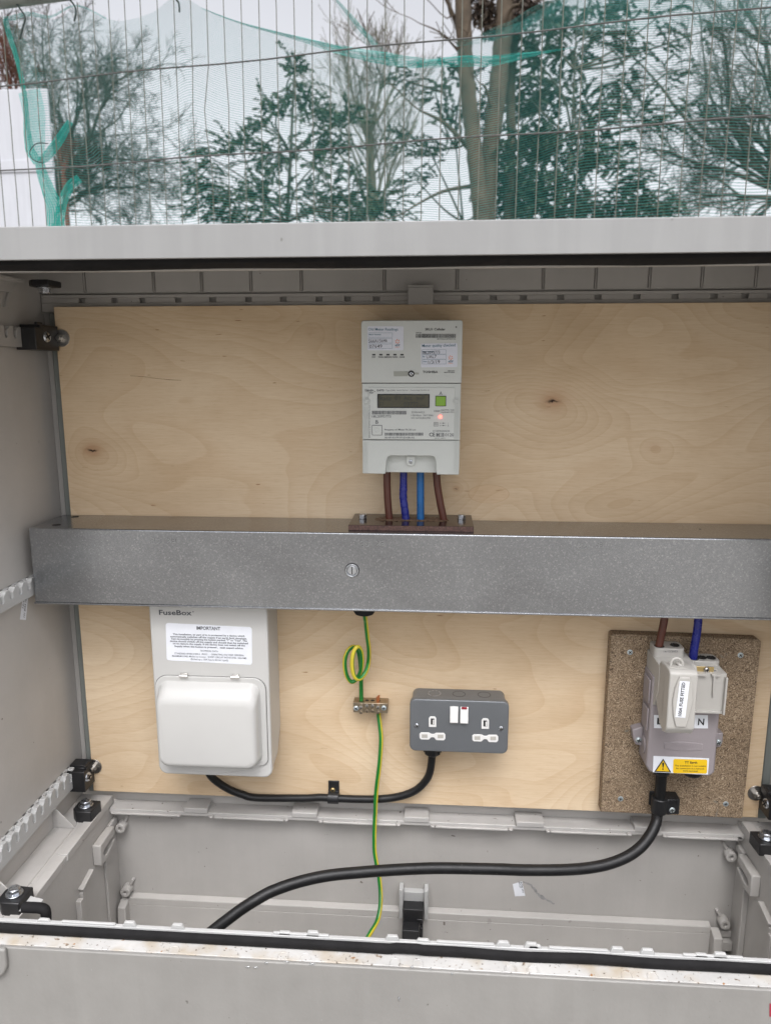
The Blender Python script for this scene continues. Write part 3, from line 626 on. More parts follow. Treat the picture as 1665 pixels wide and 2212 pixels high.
# ================================================================= TRUNKING
tr = thing('metal_trunking', 'long galvanised steel trunking box running across the plywood', 'trunking', (-.02, .977, -.3135))
k = MB(); k.box(-.5465,.505, .9300,1.0244, -.3130,-.2080); k.build('trunking_body', 'galv', tr, bevel=.0022, seg=3)
k = MB(); k.box(-.5470,.5055, .9290,.9330, -.3142,-.3118); k.build('lid_edge', 'galv', tr, bevel=.0005)
c = at('k',282,255,Y=.929)
k = MB(); k.annulus((c.x,.9302,c.z), (0,-1,0), .0070, .0088, .0032, 36); k.cyl((c.x,.9302,c.z), (0,-1,0), .0062, .0022, 36); s_ = k.build('lid_screw', 'zinc', tr, bevel=.0005)
k = MB(); k.box(c.x-.0006, c.x+.0006, .9276,.9285, c.z-.0052, c.z+.0052); k.build('slot', 'dark', s_); k = MB(); k.annulus((c.x,.9302,c.z), (0,-1,0), .0088, .0096, .0008, 36); k.build('shadow_gap', 'dark', s_)
k = MB()
for x,y in ((587,183),(443,246)):
    p = at('l',x,y,Z=-.2078); MB().cyl((p.x,p.y,-.2080), (0,0,1), .0055, .0003, 20).build('fixing_hole', 'dark', tr)
for x,y in ((1430,118),): p = at('k',x,y,Z=-.2078); MB().cyl((p.x,p.y,-.2080),(0,0,1),.0014,.0003,12).build('fixing_hole', 'dark', tr)
M['emboss'] = pm('embossed_steel', (.36,.37,.38), .3, metal=.95, var=.1, scale=200)
for fr, x0, x1, y, h, e0, e1, ey, eh in (('l',1180,1255,350,42,1300,1370,350,34),('k',312,340,158,20,360,388,158,15),('k',1028,1058,164,20,1084,1110,164,15)):
    k = MB(); text(k, fr, x1, y, x0, 'CE', .9296, cap=h); text(k, fr, e1, ey, e0, 'EK', .9296, cap=eh); k.build('embossed_mark', 'emboss', tr)
# grommet in the underside
gp = at('D',787,1318,Y=.948); gx = gp.x; gy = .948
k = MB(); rg = [[(gx+r*math.cos(t*math.pi/12), gy+r*math.sin(t*math.pi/12), z) for t in range(24)] for r, z in ((.0150,-.3131),(.0150,-.3195),(.0125,-.3235),(.006,-.3260))]; k.loft(rg)
# hangs from the trunking
tag(k.build('rubber_grommet', 'rubber'), 'black rubber grommet under the steel trunking where the earth wire comes out', 'grommet')

# ================================================================= GLAND PLATE
gpz = thing('cable_plate', 'dark brown plate with a long slot and two bolts, on top of the trunking', 'plate', (-.033, .98, -.2078))
k = MB(); k.box(-.1160,.0485, .9450,1.0235, -.2078,-.2012); k.build('plate_edge', 'paxolin_edge', gpz, bevel=.0003)
k = MB(); k.box(-.1157,.0482, .9453,1.0233, -.2012,-.2007); k.build('plate_face', 'paxolin', gpz)
a = at('g',450,225,Z=-.2005); b = at('g',1195,230,Z=-.2005)
k = MB(); k.prism(rrect(a.x, b.x, .9755, .9975, .0108, 7), -.2007,-.2003, 'Z'); so_ = k.build('slot', 'fibre', gpz)
k = MB(); r6 = random.Random(3)
for i in range(60):
    x = r6.uniform(a.x+.006, b.x-.006); y = r6.choice((.977,.9965))+r6.uniform(-.001,.001); an = r6.uniform(-.6,.6)
    k.tube([(x,y,-.2003),(x+.005*math.cos(an),y+.003*math.sin(an),-.2000+.0012*r6.random())], .00035, 4)
k.build('fibre', 'fibre', so_)
for q in ((308,262),(1333,268)):
    c = at('g',*q,Z=-.2005); hexbolt(gpz, (c.x,c.y,-.2007), (0,0,1), .0058, .0058)

# ================================================================= METER
mt = thing('smart_meter', 'light grey electricity meter with two white stickers and a small display, above the trunking', 'electricity meter', (-.034, .98, -.132))
YM = .942; YL = .9416
MX0, MX1 = -.0967, .0282
k = MB(); k.prism(rrect(MX0, MX1+.0006, -.0158, .0604, (.001,.001,.0032,.0032)), .9385, 1.0248, 'Y'); k.build('communications_hub', 'meter', mt, bevel=.0014, seg=3)
k = MB(); k.box(MX0+.0002, MX1, YM, 1.0248, -.0878,-.0166); mbody = k.build('meter_body', 'meter', mt, bevel=.0008)
# terminal cover with arched recess
def mp(x, y, Y=YM): p = at('m', x, y, Y=Y); return (p.x, p.z)
pl = [mp(165,1730), mp(400,1735), mp(412,1600), mp(425,1560), mp(455,1545), mp(880,1548), mp(910,1560), mp(922,1600), mp(932,1742), mp(1163,1743), mp(1172,1388), mp(163,1384)]
k = MB(); k.prism(pl, YM, 1.0248, 'Y'); cov = k.build('terminal_cover', 'meter', mt, bevel=.0010, seg=3)
a = mp(400,1545); b = mp(935,1735)
k = MB(); k.box(a[0]-.002, b[0]+.002, .9560,.9600, b[1], a[1]+.002); k.build('recess_wall', 'meter', cov)
sc = at('m',663,1608,Y=.951); k = MB(); a2 = at('m',620,1550,Y=.951); b2 = at('m',706,1650,Y=.951)
k.prism(rrect(a2.x, b2.x, b2.z, a2.z, (.0038,.0038,.0005,.0005), 6), .9515,.9562, 'Y'); k.build('screw_tab', 'meter_panel', cov, bevel=.0006)
screw(mt, (sc.x,.9513,sc.z), (0,-1,0), .0027, mat='zinc')
# ribs down both edges
for ln_ in (range(170,216,11), range(1118,1166,11)):
  k = MB()
  for x in ln_:
    a = at('m',x,1400,Y=YM); b = at('m',x,1725,Y=YM); k.box(a.x-.0003,a.x+.0003,YM-.0005,YM+.0005,b.z,a.z)
    a = at('m',x,1030,Y=YM); b = at('m',x,1375,Y=YM); k.box(a.x-.0003,a.x+.0003,YM-.0005,YM+.0005,b.z,a.z)
  k.build('edge_rib', 'meter', mt)
a = mp(225,838); b = mp(1112,1378)
k = MB(); k.prism(rrect(a[0], b[0], b[1], a[1], .001), YM-.0009, YM+.001, 'Y'); pn = k.build('face_panel', 'meter_panel', mt, bevel=.0004)
k = MB(); a = mp(160,790); b = mp(1185,797); k.box(MX0+.0003, MX1, .9425,.9428, b[1]-.0001, a[1]+.0003); k.build('joint_line', 'dark', mt)
k = MB(); a = mp(165,1380); b=mp(1172,1387); k.box(MX0+.0004, MX1-.0002, YM-.0002,YM+.0005, b[1], a[1]); k.build('joint_line', 'dark', mt)
for x in (208,1135):
    c = at('m',x,980,Y=YM); k = MB(); k.annulus((c.x,YM-.0011,c.z), (0,-1,0), .0026, .0040, .0012, 24); k.cyl((c.x,YM-.0013,c.z),(0,-1,0), .0024,.0014,20); k.build('side_screw', 'meter', mt, bevel=.0003)
YP = YM-.0012
def rq(mb, fr, x0, y0, x1, y1, Y, r, d=.0004, rot=0):
    a = at(fr,x0,y0,Y=Y); b = at(fr,x1,y1,Y=Y); P = rrect(a.x, b.x, b.z, a.z, r)
    if rot:
        cx, cz = (a.x+b.x)/2, (a.z+b.z)/2; c_, s_ = math.cos(rot), math.sin(rot); P = [(cx+(x-cx)*c_-(z-cz)*s_, cz+(x-cx)*s_+(z-cz)*c_) for x, z in P]
    mb.prism(P, Y-d, Y+.0002, 'Y'); return mb
k = MB(); rq(k,'m',318,905,858,1052,YP,.0008,.0008); ls = k.build('display_frame', 'lcd_frame', mt, bevel=.0003)
k = MB(); rq(k,'m',334,918,845,1040,YP-.0008,.0004,.0003); lc = k.build('screen', 'lcd', ls)
k = MB(); text(k,'m',342,972,460,'Rate',YP-.0013,cap=44); text(k,'m',498,970,552,'01',YP-.0013,cap=44); text(k,'m',590,970,675,'Act',YP-.0013,cap=44); text(k,'m',722,972,805,'ImP',YP-.0013,cap=44)
text(k,'m',592,1034,742,'03772',YP-.0013,cap=44); text(k,'m',755,1034,812,'kWh',YP-.0013,cap=18); text(k,'m',452,1024,482,'Tot',YP-.0013,cap=18)
for q in ((343,990,380,994),(343,1022,380,1026),(343,990,347,1026),(376,990,380,1026)): k.quad('m',*q,YP-.0013)
k.build('lettering', 'lcd_ink', lc)
k = MB(); rq(k,'m',919,925,1028,1033,YP,.0004,.0006); gb = k.build('button', 'lcd_frame', mt)
k = MB(); rq(k,'m',924,931,1023,1028,YP-.0006,.0006,.0012); k.build('button_cap', 'green', gb, bevel=.0005)
k = MB(); rq(k,'m',262,1229,367,1333,YP,.0004,.0006); gb = k.build('button', 'ink_grey', mt)
k = MB(); rq(k,'m',266,1233,363,1329,YP-.0006,.0006,.0012); c = at('m',314,1281,Y=YP-.0018); k.annulus((c.x,YP-.0018,c.z),(0,-1,0),.0024,.0034,.0004,24); k.build('button_cap', 'meter_panel', gb, bevel=.0003)
c = at('m',970,1142,Y=YP); k = MB(); k.cyl((c.x,YP+.0002,c.z),(0,-1,0),.0021,.0012,20,r2=.0015); k.build('indicator_lamp', 'led', mt)
# stickers
k = MB(); rq(k,'m',215,205,588,453,.9384,.0016,.0004,rot=-.004); s1 = k.build('sticker', 'label', mt); s1['label'] = 'old readings sticker, upper left of the meter'
k = MB(); rq(k,'m',770,381,1144,628,.9384,.0016,.0004,rot=.012); s2 = k.build('sticker', 'label', mt); s2['label'] = 'quality checked sticker, right side of the meter'
YS = .9378
def frame(mb, fr, x0, y0, x1, y1, Y, w_=2):
    for q in ((x0,y0,x1,y0+w_),(x0,y1-w_,x1,y1),(x0,y0,x0+w_,y1),(x1-w_,y0,x1,y1)): mb.quad(fr,*q,Y)
k = MB(); text(k,'m',224,248,532,'Old Meter Readings',YS,cap=28); text(k,'m',233,296,357,'Meter Number:',YS,cap=14,bold=True)
for y in (271,330,388): frame(k,'m',226,y,474,y+48,YS)
k.build('lettering', 'ink_blue', s1)
k = MB(); text(k,'m',230,374,420,'S66A15646',YS,cap=34,y1=368); text(k,'m',236,430,368,'07649',YS,cap=34,y1=426); k.build('handwriting', 'ink_pen', s1)
k = MB(); text(k,'m',781,420,1125,'Meter quality checked',YS,cap=30,y1=412); text(k,'m',790,474,908,'Meter Number:',YS,cap=13,bold=True); text(k,'m',788,524,812,'By:',YS,cap=14,bold=True); text(k,'m',790,576,834,'Date:',YS,cap=14,bold=True)
for y in (445,497,548): frame(k,'m',781,y,1029,y+48,YS)
k.build('lettering', 'ink_blue', s2)
k = MB(); text(k,'m',786,492,965,'18L2095773',YS,cap=30,y1=486); text(k,'m',826,536,930,'UAL7',YS,cap=32,y1=532); text(k,'m',845,592,965,'1/3/19',YS,cap=34,y1=588); k.build('handwriting', 'ink_pen', s2)
for cx, cy, par in ((526,362,s1),(1077,530,s2)):
    k = MB()
    for i in range(6):
        a = R(60*i+15); p = [(8,a-.25),(24,a-.12),(26,a+.25),(12,a+.35)]; k.add([at('m',cx+r*math.cos(t),cy+r*math.sin(t),Y=YS) for r,t in p], [(3,2,1,0)])
    text(k,'m',cx-24,cy+63,cx+24,'ENERGY',YS,cap=10); k.build('logo_burst', 'orange', par)
    k = MB(); text(k,'m',cx-25,cy+48,cx+26,'eDF',YS,cap=22,bold=True); k.build('logo_lettering', 'ink_blue', par)
k = MB(); text(k,'m',811,246,1022,'SKU1 Cellular',.9382,cap=24,bold=True); text(k,'m',716,276,773,'CHF ID',.9382,cap=11,bold=True); barcode(k,'m',716,282,1130,324,.9382,5)
text(k,'m',936,341,1128,'88-73-84-01-0D-08-FF-0D',.9382,cap=10,bold=True); text(k,'m',786,689,944,'TOSHIBA',.9382,cap=24,bold=True); text(k,'m',1046,672,1118,'J8M312444',.9382,cap=11,bold=True); text(k,'m',1010,687,1118,'MADE IN CHINA',.9382,cap=10,bold=True)
for x, s in ((281,'SW'),(354,'WAN'),(427,'MESH'),(500,'HAN'),(573,'GAS')):
    k.quad('m',x-17,491,x+17,506,.9382); w_ = 10*len(s)*.85+2; text(k,'m',x-w_,530,x+w_,s,.9382,cap=15,bold=True)
c = at('m',1134,212,Y=.9382); k.annulus((c.x,.9384,c.z),(0,-1,0),.0004,.0010,.0002,12)
k.build('printed_lettering', 'ink', mt)
k = MB(); a = at('m',488,670,Y=.9384); b = at('m',634,722,Y=.9384); k.box(a.x,b.x,.9380,.9386,b.z,a.z); a = at('m',700,684,Y=.9384); b = at('m',748,704,Y=.9384); k.box(a.x,b.x,.9380,.9386,b.z,a.z)
M['recess'] = pm('meter_recess', (.33,.34,.30), .5); k.build('seal_slot', 'recess', mt)
c = at('m',669,695,Y=.938); k = MB(); k.annulus((c.x,.9386,c.z),(0,-1,0),.0028,.0040,.0008,28); k.build('screw_ring', 'dark', mt); screw(mt, (c.x,.9384,c.z), (0,-1,0), .0028, mat='zinc')
YQ = YP+.0000
k = MB(); text(k,'m',192,877,278,'Landis',YQ,cap=22,bold=True); text(k,'m',238,900,280,'Gyr',YQ,cap=18,bold=True); text(k,'m',282,888,298,'+',YQ,cap=18,bold=True); k.quad('m',234,880,236,928,YQ)
text(k,'m',314,878,386,'E470',YQ,cap=20,bold=True); text(k,'m',406,876,500,'Type 5394',YQ,cap=16); text(k,'m',520,872,633,'Landis+Gyr Ltd',YQ,cap=11); text(k,'m',662,872,856,'Peterborough, PE6 8FB, UK',YQ,cap=11)
text(k,'m',958,915,990,'A',YQ,cap=36); text(k,'m',299,1213,328,'B',YQ,cap=36)
barcode(k,'m',262,1080,618,1118,YQ,8); text(k,'m',262,1150,458,'18L2095773',YQ,cap=24); text(k,'m',668,1104,806,'ZCXS310HS2.2',YQ,cap=17); text(k,'m',668,1135,896,'1-20(100) A   230 V 50Hz',YQ,cap=17); text(k,'m',668,1163,866,'UC3 CAT III (4kV) IP52',YQ,cap=17)
text(k,'m',904,1092,965,'1000',YQ,cap=18); text(k,'m',975,1078,1112,'imp/kWh  CI.B',YQ,cap=14); text(k,'m',975,1101,1112,'imp/kvarh CI.2',YQ,cap=14)
frame(k,'m',903,1199,946,1241,YQ,3); frame(k,'m',915,1210,934,1229,YQ,3)
for y, d in ((1208,1),(1233,-1)):
    k.quad('m',963,y-1,1030,y+1,YQ); k.add([at('m',995,y-7,Y=YQ),at('m',995,y+7,Y=YQ),at('m',1015,y,Y=YQ)],[(0,1,2)])
k.quad('m',963,1200,965,1216,YQ); k.quad('m',963,1225,965,1241,YQ); k.quad('m',1050,1202,1052,1232,YQ); c = at('m',1051,1237,Y=YQ); k.annulus((c.x,YQ+.0001,c.z),(0,-1,0),.0004,.0007,.0002,12)
text(k,'m',393,1284,714,'Property of: Meter Fit 20 Ltd',YQ,cap=18); barcode(k,'m',395,1307,793,1338,YQ,9); text(k,'m',395,1366,702,'00-0F-93-FF-FF-E3-EB-AE',YQ,cap=17)
text(k,'m',892,1298,1067,'0120/SGS0226',YQ,cap=18); text(k,'m',853,1345,914,'CE',YQ,cap=38,bold=True); frame(k,'m',927,1310,1008,1348,YQ,3); text(k,'m',932,1345,1003,'M18',YQ,cap=32); text(k,'m',1018,1345,1108,'0120',YQ,cap=32); text(k,'m',908,1371,1023,'-25°C...+55°C',YQ,cap=12)
k.build('printed_lettering', 'ink_grey', mt)
k = MB(); A = at('m',241,1360,Y=YM-.0012); B = at('m',241,1022,Y=YM-.0012); textv(k, A, B, 'EN62053-21 EN60470-3 IEC62052-31(14.5)', (-1,0,0), .0013); k.build('side_lettering', 'ink_grey', mt)

# ================================================================= METER TAILS
def cable(name, pts, r, mat, label, cat='cable', group=None, k_=6, n=14, **kw):
    return tag(MB().tube(smooth(pts, k_), r, n, **kw).build(name, mat, ang=80), label, cat, group)
G4 = 'cables under the meter'
YT = .988
cable('meter_tail', [at('m',418,1640,Y=YT), at('m',418,1850,Y=YT), at('m',428,2050,Y=YT), at('m',440,2180,Y=YT), at('m',445,2260,Y=YT)], .0051, 'brown', 'straight brown cable, leftmost of four under the meter', group=G4)
P = smooth([at('m',590,1640,Y=YT), at('m',588,1850,Y=YT), at('m',586,1980,Y=YT), at('m',600,2090,Y=YT), at('m',612,2190,Y=YT), at('m',615,2260,Y=YT)], 14)
tag(MB().tube(P, .0052, 14, rfun=lambda t: .0051+.0005*((t*7) % 1)*(1 if .25 < t < .85 else .2)).build('meter_tail', 'dblue', ang=80), 'dark blue tape-wrapped cable under the meter', 'cable', G4)
cable('meter_tail', [at('m',763,1640,Y=YT), at('m',764,1900,Y=YT), at('m',765,2180,Y=YT), at('m',766,2260,Y=YT)], .0051, 'lblue', 'light blue cable under the meter', group=G4)
cable('meter_tail', [at('m',930,1640,Y=YT), at('m',933,1780,Y=YT), at('m',945,1900,Y=YT), at('m',972,2050,Y=YT), at('m',1000,2190,Y=YT), at('m',1005,2260,Y=YT)], .0051, 'brown', 'bent brown cable, rightmost of four under the meter', group=G4)
cable('supply_tail', [at('c',712,60,Y=.985), at('c',702,155,Y=.985), at('c',682,260,Y=.985), at('c',652,410,Y=.985), at('c',648,440,Y=.985)], .0053, 'brown', 'brown cable from the trunking into the fuse carrier', group='cables into the cutout')
cable('supply_tail', [at('c',1010,60,Y=.985), at('c',1006,160,Y=.985), at('c',992,300,Y=.985), at('c',968,440,Y=.985), at('c',955,560,Y=.985)], .0056, 'dblue', 'dark blue cable from the trunking into the neutral block', group='cables into the cutout')

# ================================================================= FUSE BOX (consumer unit)
fb = thing('fuse_box', 'white consumer unit with a lift-up cover, mounted under the left of the trunking', 'fuse box', (-.31, .99, -.57))
YB = .955
def fp_(x, y, Y=YB): p = at('f', x, y, Y=Y); return p
tl = fp_(162,205); br = fp_(1440,1975); x0 = (fp_(162,205).x+fp_(268,1900).x)/2; x1 = (fp_(1385,220).x+fp_(1440,1900).x)/2; zt = -.3155; zb = fp_(900,1965).z
k = MB(); k.prism(rrect(x0, x1, zb, zt-.004, (.0125,.0125,.004,.004), 7), YB, YB+.013, 'Y'); k.build('front_cover', 'fuse_white', fb, bevel=.0025, seg=4)
k = MB(); k.prism([(YB+.010,zt-.006),(1.0248,zt-.006),(1.0248,zb+.048),(1.0000,zb+.014),(YB+.010,zb+.008)], x0+.0015, x1-.0015, 'X'); k.build('back_box', 'fuse_white', fb, bevel=.0015, seg=3)
# door plate with curved bottom
a = fp_(228,915); b = fp_(1402,1850); P = rrect(a.x, b.x, b.z, a.z, (.010,.010,.018,.018), 8)
mid = []
bl = [p for p in P[:9]]; brp = P[9:18]
n_ = 14; lowz = fp_(800,1925).z
curve = [(bl[-1][0]+(brp[0][0]-bl[-1][0])*i/n_, bl[-1][1]-(bl[-1][1]-lowz)*math.sin(math.pi*i/n_)) for i in range(1, n_)]
P = bl+curve+brp+P[18:]
M['seam'] = pm('seam_shadow', (.12,.118,.112), .6); cx_ = sum(p[0] for p in P)/len(P); cz_ = sum(p[1] for p in P)/len(P)
k = MB(); k.prism([(cx_+(x-cx_)*1.009, cz_+(z-cz_)*1.006) for x, z in P], YB-.0003, YB+.0004, 'Y'); k.build('door_gap', 'seam', fb)
k = MB(); k.prism(P, YB-.0028, YB+.0005, 'Y'); dr = k.build('door', 'fuse_white', fb, bevel=.0010, seg=3)
# bulged window of the door: rings from base to front
a = fp_(262,962); b = fp_(1352,1835)
def rg(i0, i1, j0, j1, r, Y): return [(x, Y, z) for x, z in rrect(a.x+i0, b.x-i1, b.z+j0, a.z-j1, r, 8)]
k = MB(); k.loft([rg(0,0,0,0,.016,YB-.0024), rg(.0012,.0012,.0010,.0022,.0155,YB-.0050), rg(.0018,.0020,.0016,.0060,.015,YB-.0100), rg(.0022,.0032,.0020,.0125,.0145,YB-.0165), rg(.0028,.0052,.0028,.0180,.0135,YB-.0205), rg(.0045,.0085,.0050,.0225,.012,YB-.0228), rg(.0075,.013,.0095,.0275,.010,YB-.0236)])
db = k.build('door_bulge', 'fuse_white', dr, ang=60)
for x, y in ((528,925),(1060,938)):
    c = fp_(x,y,YB-.003); k = MB(); k.cyl((c.x-.0062,YB-.0045,c.z),(1,0,0),.0026,.0124,16); k.box(c.x-.0048,c.x+.0048,YB-.0042,YB-.0005,c.z-.0005,c.z+.0038); k.build('hinge', 'chrome', fb, bevel=.0003)
k = MB(); text(k,'f',270,292,610,'FuseBox',YB-.0003,cap=50,bold=True,y1=298); c = at('f',622,262,Y=YB-.0003); k.annulus((c.x,YB-.0001,c.z),(0,-1,0),.0002,.0009,.0002,12); k.build('logo_lettering', 'ink_grey', fb)
k = MB(); rq(k,'f',333,388,1238,800,YB,.0035,.0004,rot=-.028); lb = k.build('sticker', 'label_white', fb)
YK = YB-.0007; k = MB()
text(k,'f',657,446,905,'IMPORTANT',YK,cap=34,bold=True,y1=454)
for x_0,y_0,x_1,y_1,s,h,bo in ((412,497,1156,518,'This installation, or part of it, is protected by a device which',17,1),(386,521,1180,545,'automatically switches off the supply if an earth fault develops.',17,1),
    (392,545,1180,568,'Test six-monthly by pressing the button marked "T" or "Test". The',17,1),(382,569,1190,594,'device should switch off the supply and should then be switched',17,1),
    (412,594,1160,617,'on to restore the supply. If the device does not switch off the',17,1),(430,622,1144,645,'Supply when the button is pressed ,  seek expert advice.',17,1),
    (695,670,880,676,'TECHNICAL DATA',17,0),(429,697,1148,718,'STANDARD: BS EN 61439-3   IP2XC      OPERATING VOLTAGE: 230V/50Hz',17,0),(405,723,1175,748,'MAXIMUM LOAD: Marked on incomer   SHORT CIRCUIT WITHSTAND: 16kA RMS',17,0),(597,756,985,770,'(Backed up a 100A fuse to BS1361 type2)',17,0)):
    text(k,'f',x_0,y_0+4,x_1,s,YK,cap=h,bold=bool(bo),y1=y_1+4)
k.build('lettering', 'ink_grey', lb)

# ================================================================= DOUBLE SOCKET
sk_ = thing('double_socket', 'grey metal-clad double power socket with two white switches', 'socket', (.0355, 1.0, -.541))
YS2 = .98
k = MB(); k.prism(rrect(-.0346,.1057,-.5408,-.4606,.009,8), YS2, YS2+.011, 'Y'); k.build('front_plate', 'socket_grey', sk_, bevel=.0018, seg=4)
k = MB(); k.prism(rrect(-.0318,.1030,-.5380,-.4636,.009,8), YS2+.0105, 1.0248, 'Y'); bx = k.build('back_box', 'socket_grey', sk_, bevel=.0008)
for x,y in ((952,880),(1155,888),(1365,895)):
    c = at('s',x,y,Z=-.4636); k = MB(); k.annulus((c.x,1.008,-.4636),(0,0,1),.0088,.0093,.0002,32); k.build('knockout', 'zinc' if x==952 else 'dark', bx)
def spoly(pts, Y): return [(lambda p: (p.x, p.z))(at('s',x,y,Y=Y)) for x,y in pts]
for ox, oy in ((0,0),(438,16)):
    k = MB(); k.prism(spoly([(905+ox,1167+oy),(967+ox,1168+oy),(967+ox,1096+oy),(955+ox,1081+oy),(918+ox,1080+oy),(905+ox,1095+oy)], YS2), YS2-.0008, YS2+.002, 'Y')
    i1 = k.build('socket_insert', 'socket_white', sk_, bevel=.0003)
    k = MB(); k.prism(spoly([(921+ox,1146+oy),(951+ox,1147+oy),(951+ox,1097+oy),(921+ox,1096+oy)], YS2), YS2-.0010, YS2, 'Y'); k.build('pin_hole', 'dark', i1)
    k = MB(); k.prism(spoly([(938+ox,1144+oy),(948+ox,1144+oy),(948+ox,1106+oy),(938+ox,1106+oy)], YS2), YS2-.0012, YS2-.0009, 'Y'); k.build('shutter', 'socket_white', i1)
    P = [(828,1225),(840,1213),(905,1214),(925,1226),(948,1227),(966,1217),(1030,1218),(1043,1232),(1043,1265),(1030,1279),(966,1277),(948,1254),(925,1253),(905,1273),(840,1271),(828,1258)]
    k = MB(); k.prism(spoly([(x+ox,y+oy) for x,y in reversed(P)], YS2), YS2-.0008, YS2+.002, 'Y'); i2 = k.build('socket_insert', 'socket_white', sk_, bevel=.0003)
    k = MB()
    for x in (870,1002): k.prism(spoly([(x-24+ox,1258+oy+(x>900)*3),(x+24+ox,1258+oy+(x>900)*3),(x+24+ox,1228+oy+(x>900)*3),(x-24+ox,1228+oy+(x>900)*3)], YS2), YS2-.0009, YS2, 'Y')
    M['shut'] = M.get('shut') or pm('shutter_grey', (.42,.40,.36), .4); k.build('shutter', 'shut', i2)
for x0_, x1_, red in ((1082,1147,0),(1167,1231,1)):
    a = at('s',x0_,996+red*4,Y=YS2); b = at('s',x1_,1128+red*4,Y=YS2)
    k = MB(); k.prism([(YS2+.001,b.z),(YS2+.001,a.z),(YS2-.0012,a.z),(YS2-.0026,(a.z*.75+b.z*.25)),(YS2-.0048,b.z+.001),(YS2-.0040,b.z)], a.x, b.x, 'X'); sw = k.build('switch', 'socket_white', sk_, bevel=.0006)
    if red: k = MB(); a = at('s',1178,1000,Y=.9782); b = at('s',1222,1020,Y=.9782); k.box(a.x,b.x,YS2-.0029,YS2-.0015,b.z,a.z-.0005); k.build('neon', 'red', sw)
for x,y in ((804,1156),(1506,1180)):
    c = at('s',x,y,Y=YS2); k = MB(); k.annulus((c.x,YS2+.0001,c.z),(0,-1,0),.0034,.0042,.0004,28); k.build('screw_recess', 'socket_grey', sk_); screw(sk_, (c.x,YS2-.0001,c.z), (0,-1,0), .0034, slot=True, mat='zinc')
gc = at('s',935,1390,Y=1.006)
k = MB(); k.cyl((gc.x,1.006,-.5380),(0,0,-1),.0128,.010,24); k.cyl((gc.x,1.006,-.5465),(0,0,-1),.0128,.011,10,r2=.0118); k.cyl((gc.x,1.006,-.5570),(0,0,-1),.0118,.004,20,r2=.0068)
for i in range(10):
    a = i*math.pi/5; k.box(gc.x+.0120*math.cos(a)-.0011, gc.x+.0120*math.cos(a)+.0011, 1.006+.0120*math.sin(a)-.0011, 1.006+.0120*math.sin(a)+.0011, -.556,-.546)
k.build('cable_gland', 'black', sk_, bevel=.0004)

# ================================================================= CABLE fuse box -> socket
YC = 1.0165
P = [at('f',770,1900,Y=.995), at('f',812,1972,Y=1.000), at('f',900,2045,Y=1.006), at('f',1010,2110,Y=1.011), at('f',1130,2155,Y=1.015), at('f',1280,2190,Y=YC), at('s',-120,1762,Y=YC), at('s',0,1756,Y=YC), at('s',110,1762,Y=YC), at('s',300,1770,Y=YC), at('s',480,1770,Y=YC), at('s',640,1752,Y=YC), at('s',780,1705,Y=1.014), at('s',868,1630,Y=1.011), at('s',915,1540,Y=1.008), (gc.x,1.006,-.556), (gc.x,1.006,-.547)]
cable('black_cable', P, .0057, 'cable', 'thin black cable curving from the fuse box to the double socket', k_=8, n=16)
cl = thing('cable_clip', 'dark strap clip with a brass screw holding the thin black cable', 'cable clip', tuple(at('s',110,1760,Y=1.02)))
a = at('s',66,1632,Y=1.018); b = at('s',158,1795,Y=1.018); ccz = at('s',110,1762,Y=YC).z
k = MB(); pr = [(1.0248,a.z),(1.0225,a.z),(1.0215,ccz+.0085)]+[(YC+.0075*math.cos(R(t)), ccz+.0085*math.sin(R(t))) for t in range(100,261,16)]+[(1.0248,b.z)]
k.prism(pr, a.x, b.x, 'X'); k.build('strap', 'black', cl, bevel=.0006)
c = at('s',107,1694,Y=1.021); screw(cl, (c.x,1.0205,c.z), (0,-1,0), .0040, mat='brass_screw')

# ================================================================= EARTH TERMINAL
et = thing('earth_terminal', 'small nickel-plated earth terminal block with four pairs of screws on the plywood', 'terminal block', (-.094, 1.012, -.498))
YE = 1.006
a = at('t' if 0 else 's',276,966,Y=YE); b = at('s',563,1056,Y=YE)
k = MB(); k.box(a.x, b.x, YE, 1.0246, b.z, a.z); k.build('terminal_body', 'brass', et, bevel=.0005)
for x in (344,391,438,485):
    p = at('s',x,950,Z=a.z); k = MB(); k.cyl((p.x,1.015,a.z-.0001),(0,0,1),.0029,.0002,18); k.build('wire_hole', 'dark', et)
    for y in (988,1030):
        c = at('s',x,y,Y=YE); out = .007 if x in (344,485) else .0025; o_, kk = crosshead(et, (c.x,YE-out,c.z), (0,-1,0), .0026, slot=True, dome=.15, mat='brass' if y > 1000 else 'steel'); kk.build('slot', 'dark', o_)
        MB().cyl((c.x,YE+.001,c.z),(0,-1,0),.0022,out+.001,14).build('screw_shank', 'steel', o_)
for x,y in ((301,1013),(531,1011)):
    c = at('s',x,y,Y=YE); screw(et, (c.x,YE,c.z), (0,-1,0), .0040)
k = MB(); c = at('s',482,950,Y=1.014)
for dx, dy in ((-.0014,0),(.0014,0),(0,.0014),(0,-.0014),(.0016,.0015)): k.tube([(c.x+dx,1.014+dy,a.z-.001),(c.x+dx*1.1,1.014+dy,a.z+.0075+dx*.6)], .0010, 7)
k.build('copper_strand', 'copper', et)
